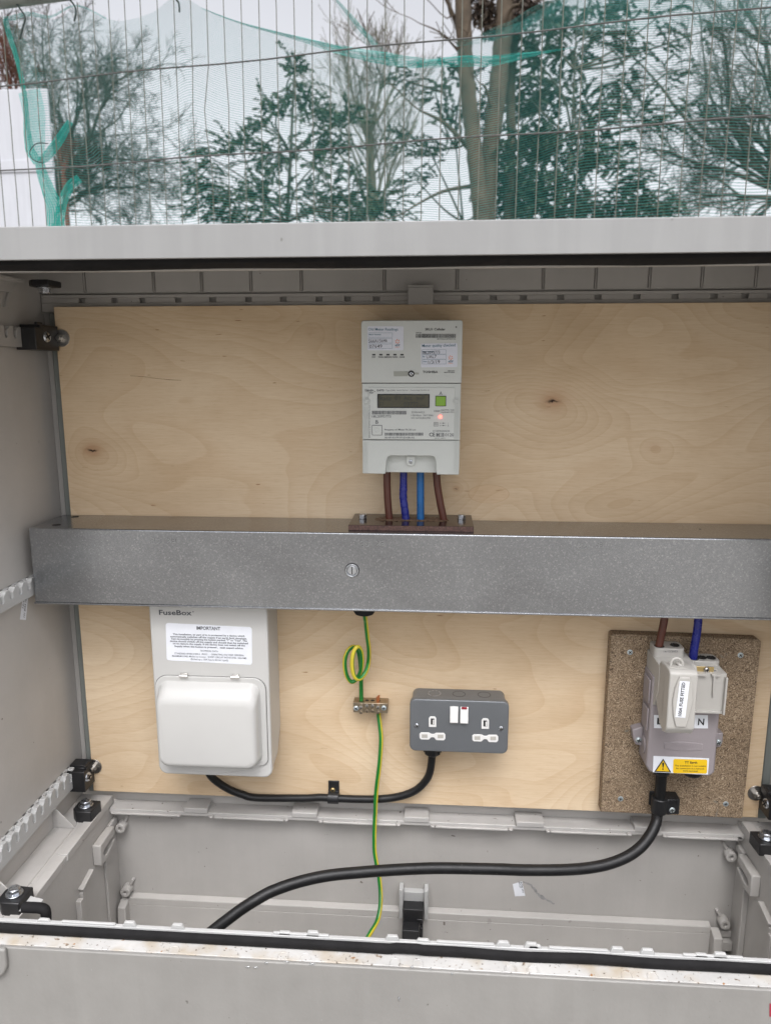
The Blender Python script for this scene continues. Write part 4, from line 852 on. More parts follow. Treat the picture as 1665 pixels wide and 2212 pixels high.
# earth wires
def earth(pts, r, label, k_=8, off=.0, st_=.5):
    mb = MB(); mb.tube(smooth(pts, k_), r, 16, stripe=(st_, off, 1) if r > .0032 else (st_, off)); return tag(mb.build('earth_wire', ['egreen','eyellow'], ang=80), label, 'cable', 'green and yellow earth wires')
P = [(gx,gy,-.316), (gx+.001,gy+.001,-.330)]+[at('s',x,y,Y=Y) for x,y,Y in ((382,300,.956),(395,420,.968),(407,520,.980),(405,620,.990),(384,705,.986),(345,758,.980),(310,768,.976),(281,735,.974),(268,660,.973),(272,580,.973),(292,520,.975),(316,503,.978),(340,530,.982),(350,600,.986),(344,680,.990),(322,745,.992),(290,785,.993),(255,790,.992),(222,740,.990),(207,660,.989),(212,585,.990),(240,525,.992),(278,502,.996),(310,520,1.000),(330,590,1.004),(338,680,1.008),(342,780,1.0125),(343,870,1.014),(344,945,1.0145))]+[Vector((at('s',344,945,Y=1.0145).x,1.0145,a.z-.002))]
earth(P, .0031, 'green and yellow wire coiled in two loops above the terminal block', 5, .0, .32)
P = [Vector((at('s',485,1056,Y=1.015).x,1.015,b.z+.003))]+[at('s',x,y,Y=Y) for x,y,Y in ((490,1080,1.0155),(500,1160,1.012),(508,1260,1.008),(502,1400,1.005),(490,1530,1.004),(474,1650,1.004),(464,1770,1.004),(460,1887,1.006))]+[at('p',x,y,Y=Y) for x,y,Y in ((766,100,1.006),(763,200,1.002),(764,290,.998),(776,365,.992),(790,440,.985),(798,530,.975),(796,610,.960),(778,690,.945),(742,752,.925),(715,800,.91),(700,850,.90))]
earth(P, .0033, 'green and yellow wire hanging from the terminal block down into the base', 6, .0, .37)

# ================================================================= CHIPBOARD AND CUTOUT
pb = thing('chipboard_panel', 'speckled brown chipboard panel screwed to the plywood at the right', 'board', (.35, 1.016, -.647))
k = MB(); k.prism([(.2478,-.6430),(.4515,-.6445),(.4530,-.3720),(.4480,-.3685),(.2505,-.3655),(.2475,-.3680)], 1.007, 1.0248, 'Y'); k.build('panel', 'chip', pb, bevel=.0010)
for x,y in ((388,473),(1386,500),(303,1797),(1253,1843)):
    c = at('c',x,y,Y=1.007); screw(pb, (c.x,1.0069,c.z), (0,-1,0), .0040, dome=.12)
co = thing('service_cutout', 'grey and mauve mains cutout with a fuse carrier, mounted on the chipboard', 'cutout', (.34, .98, -.549))
k = MB(); YV = .9650
def cp(x, y, Y=YV): p = at('c', x, y, Y=Y); return (p.x, p.z)
k.prism([(.2960,-.5440),(.3015,-.5528),(.3840,-.5552),(.3895,-.5490),(.3890,-.4610),(.3885,-.44),(.2965,-.41)], YV, 1.0068, 'Y'); k.build('base_body', 'cut_mauve', co, bevel=.003, seg=3)
k = MB(); k.box(.2938,.2962, .970,.998, -.452,-.418); k.box(.2938,.2962, .970,.994, -.492,-.460); k.prism([(.970+.010*math.cos(t*math.pi/10)+.014, -.520+.013*math.sin(t*math.pi/10)) for t in range(20)], .2945,.2962, 'X'); k.build('side_panel', 'cut_mauve', co, bevel=.001)
for xx, yy, s in ((466,1268,-1),(1188,1288,1)):
    c = at('c',xx,yy,Y=.990); x0_ = .2965 if s < 0 else .389
    k = MB(); k.prism([(x0_,c.z-.010),(c.x-s*-.004 if s<0 else c.x+.004,c.z-.008),(c.x+s*.0065,c.z),(c.x+s*.010 if s<0 else c.x+.006,c.z+.014),(x0_,c.z+.020 if s<0 else c.z+.010)] if s>0 else [(x0_,c.z-.010),(x0_,c.z+.020),(c.x-.009,c.z+.015),(c.x-.0065,c.z),(c.x-.003,c.z-.008)], .9915,1.0068, 'Y')
    lg = k.build('fixing_lug', 'cut_mauve', co, bevel=.0015); o_, kk = crosshead(lg, (c.x,.9913,c.z), (0,-1,0), .0042, dome=.6, mat='zinc_green'); kk.build('slot', 'dark', lg)
# raised name plate
a = at('c',697,1290,Y=YV); b = at('c',1040,1355,Y=YV); cx = (a.x+b.x)/2
k = MB(); P = [(a.x,b.z),(a.x,a.z)]+[(a.x+(b.x-a.x)*t/10, a.z+.0022*math.sin(math.pi*t/10)) for t in range(1,10)]+[(b.x,a.z),(b.x,b.z)]+[(b.x-(b.x-a.x)*t/10, b.z-.0022*math.sin(math.pi*t/10)) for t in range(1,10)]
k.prism(P[::-1], YV-.0009, YV+.0005, 'Y'); npl = k.build('name_plate', 'cut_mauve', co, bevel=.0004)
M['mauve_letter'] = pm('raised_letter', (.30,.265,.275), .35); k = MB(); text(k,'c',768,1330,978,'WT HENLEY',YV-.0013,cap=26); text(k,'c',828,1350,908,'SERIES 7',YV-.0013,cap=11); k.build('lettering', 'mauve_letter', npl)
# upper columns (grey)
k = MB(); k.prism([(1.0068,-.386),(.9520,-.386),(.9465,-.3905),(.9465,-.425),(.9640,-.452),(1.0068,-.430)], .2985,.3475, 'X'); k.build('fuse_column', 'cut_grey', co, bevel=.0015, seg=3)
a = at('c',575,410,Y=.982); b = at('c',862,495,Y=.982); k = MB(); k.prism(rrect(.2995,.3400,.9760,1.0050,.006,5), -.3890,-.3735, 'Z'); tb = k.build('line_terminal', 'cut_grey', co, bevel=.001)
k = MB()
for x, s in ((648,'h'),(795,'f')):
    c = at('c',x,400,Y=.988); 
    if s == 'f':
        k.cyl((c.x,.989,-.3736),(0,0,1),.0062,.0004,20)
        for i in range(9): t = i*.7; k.tube([(c.x+.006*math.cos(t),.989+.006*math.sin(t),-.3733),(c.x+.0035*math.cos(t+.3),.989+.0035*math.sin(t+.3),-.3722)],.0010,5)
    else: k.cyl((c.x,.985,-.3736),(0,0,1),.0068,.0003,20)
k.build('cable_hole', 'dark', tb)
k = MB(); text(k,'c',693,474,820,'16/12/2022',.9757,cap=17); k.build('lettering', 'ink_grey', tb)
# fuse carrier: rounded, with bulging front
def xz(x, y, Y): p = at('c', x, y, Y=Y); return (p.x, p.z)
YA = .905
k = MB(); side = [(.9480,-.3800),(.9250,-.3760),(.9100,-.3765),(.9050,-.3800),(.9040,-.4550),(.9100,-.4640),(.9200,-.4665),(.9340,-.4620),(.9610,-.4330),(.9610,-.40)]
fl = at('c',628,900,Y=.95).x; 
k.prism(side, .2990, .3345, 'X'); k.build('fuse_carrier', 'cut_grey', co, bevel=.0022, seg=3)
P = [xz(832,692,YA), xz(925,694,YA), xz(948,790,YA), xz(952,900,YA), xz(925,1020,YA), xz(890,1142,YA), xz(795,1140,YA), xz(772,1030,YA), xz(768,900,YA), xz(790,790,YA)]
k = MB(); k.prism(P[::-1], YA-.0032, YA+.0005, 'Y'); gr = k.build('grip', 'cut_grey', co, bevel=.001)
k = MB(); q = [at('c',*p,Y=YA-.0035) for p in ((797,1060),(888,1066),(928,738),(838,732))]; k.add(q, [(0,1,2,3)]); lab = k.build('fuse_label', 'label_white', gr)
k = MB(); textv(k, at('c',852,1052,Y=YA-.0038), at('c',888,748,Y=YA-.0038), '100A FUSE FITTED', (-1,0,.1), .0042, bold=True); k.build('lettering', 'ink', lab)
M['grey_letter'] = pm('raised_letter_grey', (.40,.385,.355), .35)
k = MB(); A = Vector((.2987, .925, -.392)); B = Vector((.2987,.922,-.448)); textv(k, A, B, 'WT HENLEY', (0,1,0), .0060); k.build('side_lettering', 'grey_letter', co)
# sealing loop on the carrier
k = MB(); c = at('c',800,580,Y=.922); P = [(c.x-.006,.922,-.3770),(c.x-.005,.922,-.3690),(c.x,.922,-.3655),(c.x+.006,.922,-.3675),(c.x+.009,.922,-.3735),(c.x+.006,.922,-.3750),(c.x+.002,.922,-.3720)]; k.tube(smooth(P,5), .0018, 10); k.box(c.x-.009,c.x+.013,.915,.929,-.3785,-.3755)
k.build('sealing_loop', 'cut_grey', co, bevel=.0006)
# neutral side
k = MB(); k.prism(rrect(.3465,.3890,.9760,1.0050,.008,5), -.4080,-.3905, 'Z'); nb = k.build('neutral_terminal', 'cut_grey', co, bevel=.001)
k = MB()
for x in (1035,1118):
    c = at('c',x,540,Y=.989); k.cyl((c.x,.989,-.3906),(0,0,1),.0062,.0004,20)
    for i in range(9): t = i*.7; k.tube([(c.x+.006*math.cos(t),.989+.006*math.sin(t),-.3903),(c.x+.0035*math.cos(t+.3),.989+.0035*math.sin(t+.3),-.3892)],.0010,5)
c = at('c',958,545,Y=.986); k.cyl((c.x,.986,-.3906),(0,0,1),.0072,.0003,20)
k.build('cable_hole', 'dark', nb)
k = MB(); a = at('c',985,665,Y=.948); b = at('c',1235,1030,Y=.948); k.box(.3475, b.x, .9500,1.0, b.z, a.z); k.box(.3475, b.x, .9475,.9505, b.z, b.z+.003); k.box(b.x-.0025, b.x, .9440,.9505, b.z, a.z-.004)
c = at('c',1150,700,Y=.949); k.prism([(c.x-.0018,a.z-.002),(c.x+.0012,a.z-.002),(c.x+.0008,a.z-.026),(c.x-.0004,a.z-.034),(c.x-.0012,a.z-.026)][::-1], .9465,.9502, 'Y'); k.box(c.x-.0045,c.x+.0065,.9460,.9502,a.z-.003,a.z)
k.box(.3480,.3600,.9460,.9502,a.z-.003,a.z); k.cyl((b.x-.010,.9502,a.z-.010),(0,-1,0),.0040,.0006,20); k.build('neutral_cover', 'cut_grey', co, bevel=.0010)
k = MB(); a = at('c',978,602,Y=.955); b = at('c',1140,668,Y=.955); k.box(a.x, b.x+.0005, .9550,.9560, b.z, a.z); cl_ = k.build('link_plate', 'brass_screw', co, bevel=.0003)
c = at('c',1080,632,Y=.954); screw(co, (c.x,.9548,c.z), (0,-1,0), .0038, mat='steel', dome=.6)
k = MB(); k.annulus(at('c',1152,640,Y=.958), (0,-1,0), .0018, .0034, .0016, 20); k.build('sealing_eye', 'cut_grey', co)
# L / N squares and warning label
k = MB(); k.quad('c',605,1040,735,1158,YV-.0003,rot=5); o = k.build('letter_label', 'label_white', co); k = MB(); text(k,'c',632,1124,690,'L',YV-.0006,cap=58,bold=True); k.build('lettering', 'ink', o)
k = MB(); k.quad('c',958,1040,1092,1160,YV-.0003,rot=2); o = k.build('letter_label', 'label_white', co); k = MB(); text(k,'c',1000,1130,1056,'N',YV-.0006,cap=58,bold=True,y1=1132); k.build('lettering', 'ink', o)
k = MB(); q = [at('c',*p,Y=YV-.0003) for p in ((594,1557),(1092,1579),(1103,1431),(600,1410))]; k.add(q,[(0,1,2,3)]); wl = k.build('warning_label', 'label_white', co)
k = MB(); q = [(776,1556),(786,1565),(1072,1570),(1083,1560),(1086,1452),(1076,1443),(790,1438),(781,1447)]; k.add([at('c',x,y,Y=YV-.0006) for x,y in q],[tuple(range(8))]); k.add([at('c',x,y,Y=YV-.0009) for x,y in ((624,1546),(745,1551),(689,1453))],[(0,1,2)]); k.build('yellow_field', 'yellow', wl)
k = MB(); k.add([at('c',x,y,Y=YV-.0006) for x,y in ((607,1554),(761,1560),(688,1434))],[(0,1,2)]); k.add([at('c',x,y,Y=YV-.0012) for x,y in ((683,1516),(690,1516),(698,1478),(693,1470),(682,1470),(678,1478))],[tuple(range(6))]); c = at('c',686,1529,Y=YV-.0012); k.cyl((c.x,YV-.0010,c.z),(0,-1,0),.0010,.0003,14)
text(k,'c',882,1478,995,'TT Earth',YV-.0009,cap=19,bold=True,y1=1480)
for y,s,a_,b_ in ((1504,'This installation is not suitable',792,1076),(1528,'for connection to a network',804,1060),(1550,'earth terminal',866,998)): text(k,'c',a_,y,b_,s,YV-.0009,cap=14,y1=y+5)
k.build('lettering', 'ink', wl)
k = MB()
for x, rr in ((665,.0135),(950,.0145)):
    c = at('c',x,1600,Y=.985); k.loft([[(c.x+r*math.cos(t*math.pi/12), .986+r*.9*math.sin(t*math.pi/12), z) for t in range(24)] for r, z in ((rr,-.551),(rr,-.560),(rr*.8,-.565),(rr*.45,-.567))])
k.build('cable_entry', 'black', co)

# ================================================================= BIG BLACK CABLE AND CLEAT
P = [at('c',672,1570,Y=.986), at('c',668,1640,Y=.988), at('c',658,1760,Y=.990), at('c',648,1850,Y=.990), at('c',632,1950,Y=.988), at('r',938,230,Y=.980), at('r',905,300,Y=.970), at('r',848,375,Y=.960), at('r',760,440,Y=.950), at('r',640,488,Y=.942), at('r',500,515,Y=.936), at('r',330,526,Y=.930), at('r',120,527,Y=.926),
     at('p',1500,395,Y=.922), at('p',1300,390,Y=.918), at('p',1100,388,Y=.914), at('p',900,396,Y=.908), at('p',700,410,Y=.900), at('p',500,430,Y=.890), at('p',330,467,Y=.880), at('p',180,520,Y=.868), at('p',80,575,Y=.856), at('p',0,627,Y=.848), at('b',1590,1100,Y=.841), at('b',1530,1145,Y=.836), at('b',1455,1205,Y=.83)]
cable('black_cable', P, .0077, 'cable', 'thick black cable sweeping from the cutout across the base of the cabinet', k_=8, n=20)
cc = thing('cable_cleat', 'black plastic cleat holding the thick cable below the cutout', 'cable clip', tuple(at('c',650,1880,Y=1.0)))
c = at('c',650,1860,Y=.990); z1_ = at('c',650,1800,Y=.985).z; z0_ = at('c',650,1935,Y=.985).z
k = MB(); ring = [(c.x-.0110*math.cos(R(t)) if 0 else c.x+.0110*math.cos(R(t)), .990+.0110*math.sin(R(t))) for t in range(90,331,20)]
k.prism(ring+[(c.x+.012,.9840),(c.x+.028,.9860),(c.x+.028,1.0068),(c.x-.0105,1.0068)], z0_, z1_, 'Z'); ck = k.build('cleat_body', 'black', cc, bevel=.0012)
k = MB()
for i in range(3): k.box(c.x+.0125+i*.0045, c.x+.0145+i*.0045, .9830,.9900, z1_-.004, z1_+.0012)
k.build('cleat_rib', 'black', cc, bevel=.0004)
s_ = at('c',766,1900,Y=.985); screw(cc, (s_.x,.9858,s_.z), (0,-1,0), .0048)

# ================================================================= FENCE
YLn, YRt = 1.90, 1.62; FXL, FXR = -.57*YLn, .387*YRt
FD = Vector((FXR-FXL, YRt-YLn, 0)).normalized()
def fpt(s, z, off=0): return Vector((FXL, YLn, 0))+FD*s+Vector((0,0,z))+Vector((-FD.y, FD.x, 0))*off
def fuv(u, v, off=0):       # where the measured ray meets the fence plane
    d = _r*((u-832.5)/FPX)-_u*((v-1106)/FPX)+_f; nrm = Vector((-FD.y, FD.x, 0)); return d*((Vector((FXL,YLn,0))+nrm*off).dot(nrm)/d.dot(nrm))
def sof(p): return (p-Vector((FXL,YLn,0))).dot(FD)
fe = thing('mesh_fence', 'welded wire site fence panel with a dull round top rail, behind the cabinet', 'fence', tuple(fpt(.8, GZ)))
h1, h2 = .684, .489; step = .195
s0 = sof(fuv(18,191)); s1_ = sof(fuv(1640,11+36)); pitch = (s1_-s0)/41
k = MB(); r7 = random.Random(2)
def lean(s, z): return -.012*(.7-z)*max(0, 1-s/1.7)
kink = {12:-.004, 13:-.016, 14:.005}
for i in range(-8, 50):
    s = s0+pitch*i+r7.uniform(-.0012,.0012); zs = [GZ+.08, -.2, .0, h2-.03, h2+.05, h2+.10, h1, .78, .845]
    pts_ = []
    for z in zs:
        dx = kink.get(i, 0)*math.exp(-((z-(h2+.08))/.05)**2) + r7.uniform(-.0008,.0008)
        pts_.append(fpt(s+lean(s,z)+dx, z))
    k.tube(pts_, .00110, 6)
k.build('vertical_wire', 'wire', fe)
k = MB()
for z in [h1, h2, h2-step, h2-2*step, h2-3*step, h2-4*step, h2-5*step, h2-6*step, h2-7*step]:
    if z < GZ+.1: continue
    k.tube([fpt(s0-.4+j*.12, z+.004*math.sin(j*1.3+z*9)*(.6), -.003) for j in range(24)], .0017, 6)
k.build('horizontal_wire', 'wire_dark', fe)
topL, topR = fpt(-.55, .872), fpt(2.4, .872)
k = MB(); k.tube([topL, fpt(.9,.872), topR], .019, 18); k.build('top_rail', 'tube', fe)
k = MB(); k.tube([fpt(-.55,.872), fpt(-.55,GZ+.03)], .019, 16); k.tube([fpt(2.4,.872), fpt(2.4,GZ+.03)], .019, 16); k.build('end_post', 'tube', fe)
k = MB(); k.tube([fpt(-.55,GZ+.08), fpt(2.4,GZ+.08)], .014, 12); k.build('bottom_rail', 'tube', fe)
for pts_ in ([(30,0),(45,20),(55,38),(50,60),(44,85)], [(152,0),(160,10),(165,25),(161,46)], [(382,0),(387,8),(388,26)]):
    k = MB(); k.tube(smooth([fuv(u,v,-.006) for u,v in [(pts_[0][0]-6,-12)]+pts_],4), .0022, 6); tag(k.build('cable_tie', 'tie'), {30:'dark cable tie at the far left end of the fence rail', 152:'dark cable tie with a long tail, middle of three on the fence rail', 382:'short dark cable tie above the netting, rightmost of three'}[pts_[0][0]], 'cable tie', 'ties holding the netting')
k = MB(); k.tube(smooth([fuv(u,v,-.01) for u,v in ((104,310),(80,310),(65,328),(72,345),(92,352))],5), .0013, 6); tag(k.build('wire_tie', 'tie'), 'loop of thin dark wire pinching the netting against the fence by the white hoarding', 'tie')

# ================================================================= NETTING
net = thing('debris_netting', 'torn green debris netting sagging from the fence', 'netting', tuple(fpt(.8, -.2, .02)))
top = [(12,37),(40,30),(62,26),(103,39),(125,42),(143,31),(165,6),(187,19),(218,37),(258,47),(299,39),(339,22),(364,0),(383,-12),(411,0),(436,16),(473,33),(518,47),(560,60),(620,74),(691,92),(753,108),(840,120),(918,124),(965,121),(990,100),(1012,88),(1065,72),(1096,58),(1142,40),(1189,12),(1240,-18),(1300,-40),(1500,-60),(1760,-80)]
left = [(12,37),(22,80),(35,120),(45,160),(52,200),(56,240),(58,280),(62,315),(80,345),(90,370),(97,410),(104,460),(108,520),(110,700)]
def interp(tab, x, k=0):
    for (a, b), (c, d) in zip(tab[:-1], tab[1:]):
        if a <= x <= c: return b+(d-b)*(x-a)/(c-a)
    return tab[0][1] if x < tab[0][0] else tab[-1][1]
lt = [(v, u) for u, v in left]
NU, NV = 150, 46; mb = MB(); uvs = []; VB = 640
for j in range(NV+1):
    t = j/NV
    for i in range(NU+1):
        s = i/NU; uu = 12+(1760-12)*s**1.1
        vt = interp(top, uu)
        e = t**1.18
        v = vt+(VB-vt)*e
        ul = interp(lt, v); uu2 = ul+(uu-12)*(1760-ul)/(1760-12)
        off = .012+.006*math.sin(uu2*.021+v*.006)+.004*math.sin(uu2*.055-v*.013)
        p = fuv(uu2, v, off); mb.v.append(p); uvs.append((uu/1.0*.30, t*(118)+.5*math.sin(uu*.02+t*5)))
for j in range(NV):
    for i in range(NU): a = j*(NU+1)+i; mb.f.append((a, a+1, a+NU+2, a+NU+1)); mb.mi.append(0)
mb.uv = uvs; mb.build('net_sheet', 'net', net, ang=180)
def strip(path, wid, off, dens='net_dense', vr=7, name='folded_hem'):
    """a bunched fold of netting: path of (u, v), half widths"""
    P = [Vector((a, b, 0)) for a, b in path]; P = smooth(P, 5); n = len(P); mb = MB(); uvs = []; K = 6; L_ = 0
    for i, p in enumerate(P):
        t = (P[min(i+1,n-1)]-P[max(i-1,0)]).normalized(); q = Vector((-t.y, t.x, 0)); x = i/(n-1)*(len(wid)-1); a = int(min(x, len(wid)-2)); ww = wid[a]+(wid[a+1]-wid[a])*(x-a)
        if i: L_ += (P[i]-P[i-1]).length
        for j in range(K+1):
            c = p+q*ww*(j/K*2-1); mb.v.append(fuv(c.x, c.y, off+.006*math.sin(j*1.9+i*.35))); uvs.append((L_*.3, j/K*vr+.4*math.sin(i*.5)))
    for i in range(n-1):
        for j in range(K): a = i*(K+1)+j; mb.f.append((a, a+1, a+K+2, a+K+1)); mb.mi.append(0)
    mb.uv = uvs; return mb.build(name, dens, net, ang=180)
strip([(436,18),(518,49),(620,77),(691,96),(753,112),(840,128),(918,136)], [1,2,4,7,11,14,10], .022)
strip([(436,18),(518,49),(620,76),(691,93),(753,110)], [1,1.5,3,4,5], .026)
strip([(880,140),(940,136),(1000,133),(1060,131),(1120,122),(1180,112),(1240,102)], [7,10,12,12,8,3,1], .020)
strip([(900,140),(960,132),(1010,128),(1060,130),(1130,120),(1190,111)], [5,7,9,8,5,2], .030)
strip([(718,-6),(740,20),(770,58),(800,90),(830,120),(850,140)], [4,8,10,12,10,8], .030, 'net')
strip([(722,-6),(748,25),(780,64),(812,98)], [2,4,5,5], .034, 'net_dense', 5)
strip([(985,95),(1030,86),(1065,78),(1110,62),(1142,46),(1189,18),(1230,-10)], [6,9,11,11,10,10,10], .028, 'net')
strip([(1040,80),(1110,58),(1180,34),(1290,26),(1420,20),(1560,12),(1700,8)], [8,16,30,40,44,46,46], .036, 'net', 24, 'overlap')
strip([(8,40),(30,38),(62,30),(110,36),(165,12),(230,40)], [4,6,5,3,2,2], .024)
strip([(12,40),(22,80),(35,120),(45,160),(53,200),(57,240),(60,290),(66,325),(82,350)], [6,6,5,5,5,6,8,10,10], .022, 'net_fold')
strip([(64,196),(74,240),(78,290),(82,330),(88,350)], [24,24,20,16,8], .028, 'net_dense', 16, 'loose_fold')
strip([(24,60),(50,110),(66,160),(80,190)], [12,16,18,20], .030, 'net', 14, 'loose_fold')
strip([(86,348),(104,335),(130,300),(152,262)], [8,11,11,7], .026, 'net_fold')
strip([(86,350),(95,385),(108,420),(118,450),(122,500)], [10,12,15,17,20], .024, 'net_fold')
strip([(172,385),(150,405),(135,440),(126,490)], [10,11,11,12], .030, 'net_fold')

# ================================================================= HOARDING
hd = thing('white_hoarding', 'plain white hoarding at the far left beyond the fence', 'hoarding', (-2.9, 3.6, GZ))
a = at('D',101,190,Y=3.6); k = MB(); k.box(-4.6, a.x, 3.60,3.618, GZ, a.z); k.build('panel', 'hoard', hd, bevel=.004)
z = at('D',50,346,Y=3.6).z; z2 = at('D',50,372,Y=3.6).z; k = MB(); k.box(-4.6, a.x, 3.594,3.60, z2, z); k.build('rail', 'hoard', hd, bevel=.002)
k = MB()
for x in (-4.5,-3.2): k.box(x, x+.08, 3.62,3.70, GZ, a.z-.05)
k.box(a.x-.26, a.x-.18, 3.62,3.70, GZ, a.z-.02); k.build('post', 'hoard', hd)

# ================================================================= TREES
def leafcard(mb, p, d, l, w_, rr):
    d = d.normalized(); q = d.orthogonal().normalized(); q = (q*math.cos(rr)+d.cross(q)*math.sin(rr)); 
    mb.v += [p, p+d*l*.5+q*w_, p+d*l, p+d*l*.5-q*w_]; o = len(mb.v)-4; mb.f.append((o,o+1,o+2,o+3)); mb.mi.append(0)
def rvec(r): 
    while 1:
        v = Vector((r.uniform(-1,1), r.uniform(-1,1), r.uniform(-1,1)))
        if .05 < v.length < 1: return v.normalized()
def branch(mb, p, d, length, rad, depth, r, spread=.6, up=.12, tips=None, kids=(3,4), thin=.62, seg=5, minr=.003, lk=.68):
    pts = [p]; dd = d.normalized(); n = seg
    for i in range(n):
        dd = (dd+rvec(r)*.16+Vector((0,0,up))*.3).normalized(); pts.append(pts[-1]+dd*length/n)
    mb.tube(pts, rad, 3 if rad < .008 else (5 if rad < .03 else 9), cap=False, rfun=lambda t: max(minr, rad*(1-t*(1-thin))))
    if tips is not None and depth <= 1: tips += [(q, dd.copy()) for q in pts[1:]]
    if depth <= 0: return
    for c in range(r.randint(*kids)):
        t = r.uniform(.25, 1.0) if c else 1.0; i = min(int(t*n), n-1); q = pts[i].lerp(pts[i+1], t*n-i) if t < 1 else pts[-1]
        nd = (dd+rvec(r)*spread*(1.3 if c else .6)).normalized()
        branch(mb, q, nd, length*lk*r.uniform(.75,1.15), max(minr, rad*thin*(.95 if c == 0 else .7)), depth-1, r, spread, up, tips, kids, thin, seg, minr, lk)
# left bare tree: limbs fanning up and to the right
def bare(label, base, limbs, seed, mat='twig', depth=5, r0=.10, spread=.62, kids=(3,4), up=.15, minr=.004, trunk_top=None, group='bare trees beyond the fence', lk=.68):
    t = thing('bare_tree', label, 'tree', tuple(base), group); r = random.Random(seed)
    k = MB(); tt = Vector(trunk_top) if trunk_top else Vector(base)+Vector((0,0,2)); k.tube([Vector(base), Vector(base).lerp(tt,.5)+rvec(r)*.05, tt], r0, 10, rfun=lambda q: r0*(1.25-.35*q)); k.build('trunk', 'bark' if mat != 'twig_red' else mat, t)
    k = MB()
    for (end, rad) in limbs:
        d = Vector(end)-tt; branch(k, tt, d, d.length*.5, rad, depth, r, spread, up, None, kids, .66, 5, minr, lk)
    k.build('crown', mat, t, ang=180)
    return t
A = lambda u, v, Y: at('D', u, v, Y=Y)
Yt = 8.0; tt = A(95,470,Yt)
bare('fine-twigged bare tree spreading beside the white hoarding', (tt.x-.1,Yt,GZ), [(A(130,60,Yt),.028),(A(215,60,7.6),.028),(A(290,150,8.4),.028),(A(310,300,8),.022),(A(270,400,7.8),.02),(A(180,150,8.3),.028),(A(60,90,8.2),.026),(A(250,230,8.0),.028),(A(160,250,7.8),.024),(A(230,330,7.7),.02)], 5, depth=6, trunk_top=tt, spread=.70, up=.0, minr=.0019, r0=.07, kids=(3,4))
Yt = 6.0; tt = A(25,260,Yt)
bare('reddish brown bare tree above the top of the white hoarding', (tt.x-.3,Yt,GZ), [(A(5,80,Yt),.014),(A(40,90,Yt),.014),(A(60,150,Yt),.012),(A(-20,60,Yt),.014),(A(20,120,Yt),.012)], 9, mat='twig_red', depth=4, trunk_top=tt, spread=.6, minr=.0025, r0=.03)
Yt = 7.0; tt = A(138,380,Yt)
bare('small reddish brown tree seen past the end of the white hoarding', (tt.x,Yt,GZ), [(A(130,290,Yt),.014),(A(150,300,Yt),.014),(A(160,320,Yt),.01),(A(118,320,Yt),.01)], 12, mat='twig_red', depth=3, trunk_top=tt, spread=.5, minr=.004, r0=.025)
Yt = 11.0; tt = A(805,480,Yt)
bare('thin pale bare tree behind the bushy evergreen', (tt.x,Yt,GZ), [(A(770,120,Yt),.034),(A(815,60,Yt),.04),(A(880,130,Yt),.034),(A(735,220,Yt),.03),(A(905,260,Yt),.03),(A(850,200,Yt),.03),(A(790,250,Yt),.03)], 21, mat='twig_pale', depth=5, trunk_top=tt, spread=.5, up=.2, minr=.0032, r0=.06, kids=(2,4))
Yt = 7.0; tt = A(1720,420,Yt)
bare('bare tree at the far right with arching branches', (tt.x,Yt,GZ), [(A(1560,40,Yt),.035),(A(1650,0,6.8),.035),(A(1480,240,7.2),.028),(A(1380,300,7),.026),(A(1450,420,6.8),.026),(A(1600,200,7.3),.03),(A(1560,440,7),.022),(A(1640,150,6.7),.028),(A(1330,120,7.2),.028),(A(1500,350,7.2),.024),(A(1420,180,7.2),.028)], 33, mat='twig', depth=5, trunk_top=tt, spread=.55, up=.0, minr=.0024, kids=(3,4))

def evergreen(label, base, trunk_pts, lobes, seed, mat='leaf', leaf=.05, r0=.07, per=46, group='evergreens beyond the fence', cat='tree', droop=-.2, tmat='twig'):
    """lobes: (centre, rx, rz, number of sprays)"""
    t = thing('evergreen_tree', label, cat, tuple(base), group); r = random.Random(seed)
    k = MB(); k.tube([Vector(p) for p in trunk_pts], r0, 9, rfun=lambda q: r0*.42*(1-.8*q)); k.build('trunk', tmat, t)
    br = MB(); lf = MB(); tp = [Vector(p) for p in trunk_pts]
    for (c, rx, rz, n) in lobes:
        c = Vector(c); near = min(tp, key=lambda q: (q-c-Vector((0,0,-.3))).length)
        br.tube(smooth([near, near.lerp(c,.5)+rvec(r)*.08, c],4), .011, 5, cap=False, rfun=lambda q: .012*(1-.6*q))
        for i in range(int(n*(2.6 if mat == 'leaf_dark' else 2.6))):
            v = rvec(r)*(r.random()**.4); st = c+Vector((v.x*rx, v.y*rx*.8, v.z*rz))*.92
            out_ = (st-near); out_.z *= .3; dd = (out_.normalized()+rvec(r)*.75+Vector((0,0,.15))).normalized(); ln = r.uniform(.10,.26); P_ = [st]
            for q in range(6): dd = (dd+Vector((0,0,droop*.55))+rvec(r)*.14).normalized(); P_.append(P_[-1]+dd*ln/6)
            br.tube([c.lerp(st,.55), st, P_[3], P_[-1]], .0028, 3, cap=False)
            sd = dd.cross(Vector((0,0,1))).normalized() if abs(dd.z) < .98 else Vector((1,0,0))
            for j in range(int(per*.45)):
                a_ = r.random()*5.99; q = P_[int(a_)].lerp(P_[int(a_)+1], a_%1); sgn = r.choice((-1,1))
                d = (P_[min(int(a_)+1,6)]-P_[int(a_)]).normalized()*.8+sd*sgn*r.uniform(.4,1.2)+rvec(r)*.45
                leafcard(lf, q, d, leaf*r.uniform(.6,1.4), leaf*r.uniform(.24,.42), r.uniform(0,6.28))
    br.build('limbs', 'twig', t, ang=180); lf.build('crown', mat, t, flat=True)
    return t
Yt = 7.5
L_ = []
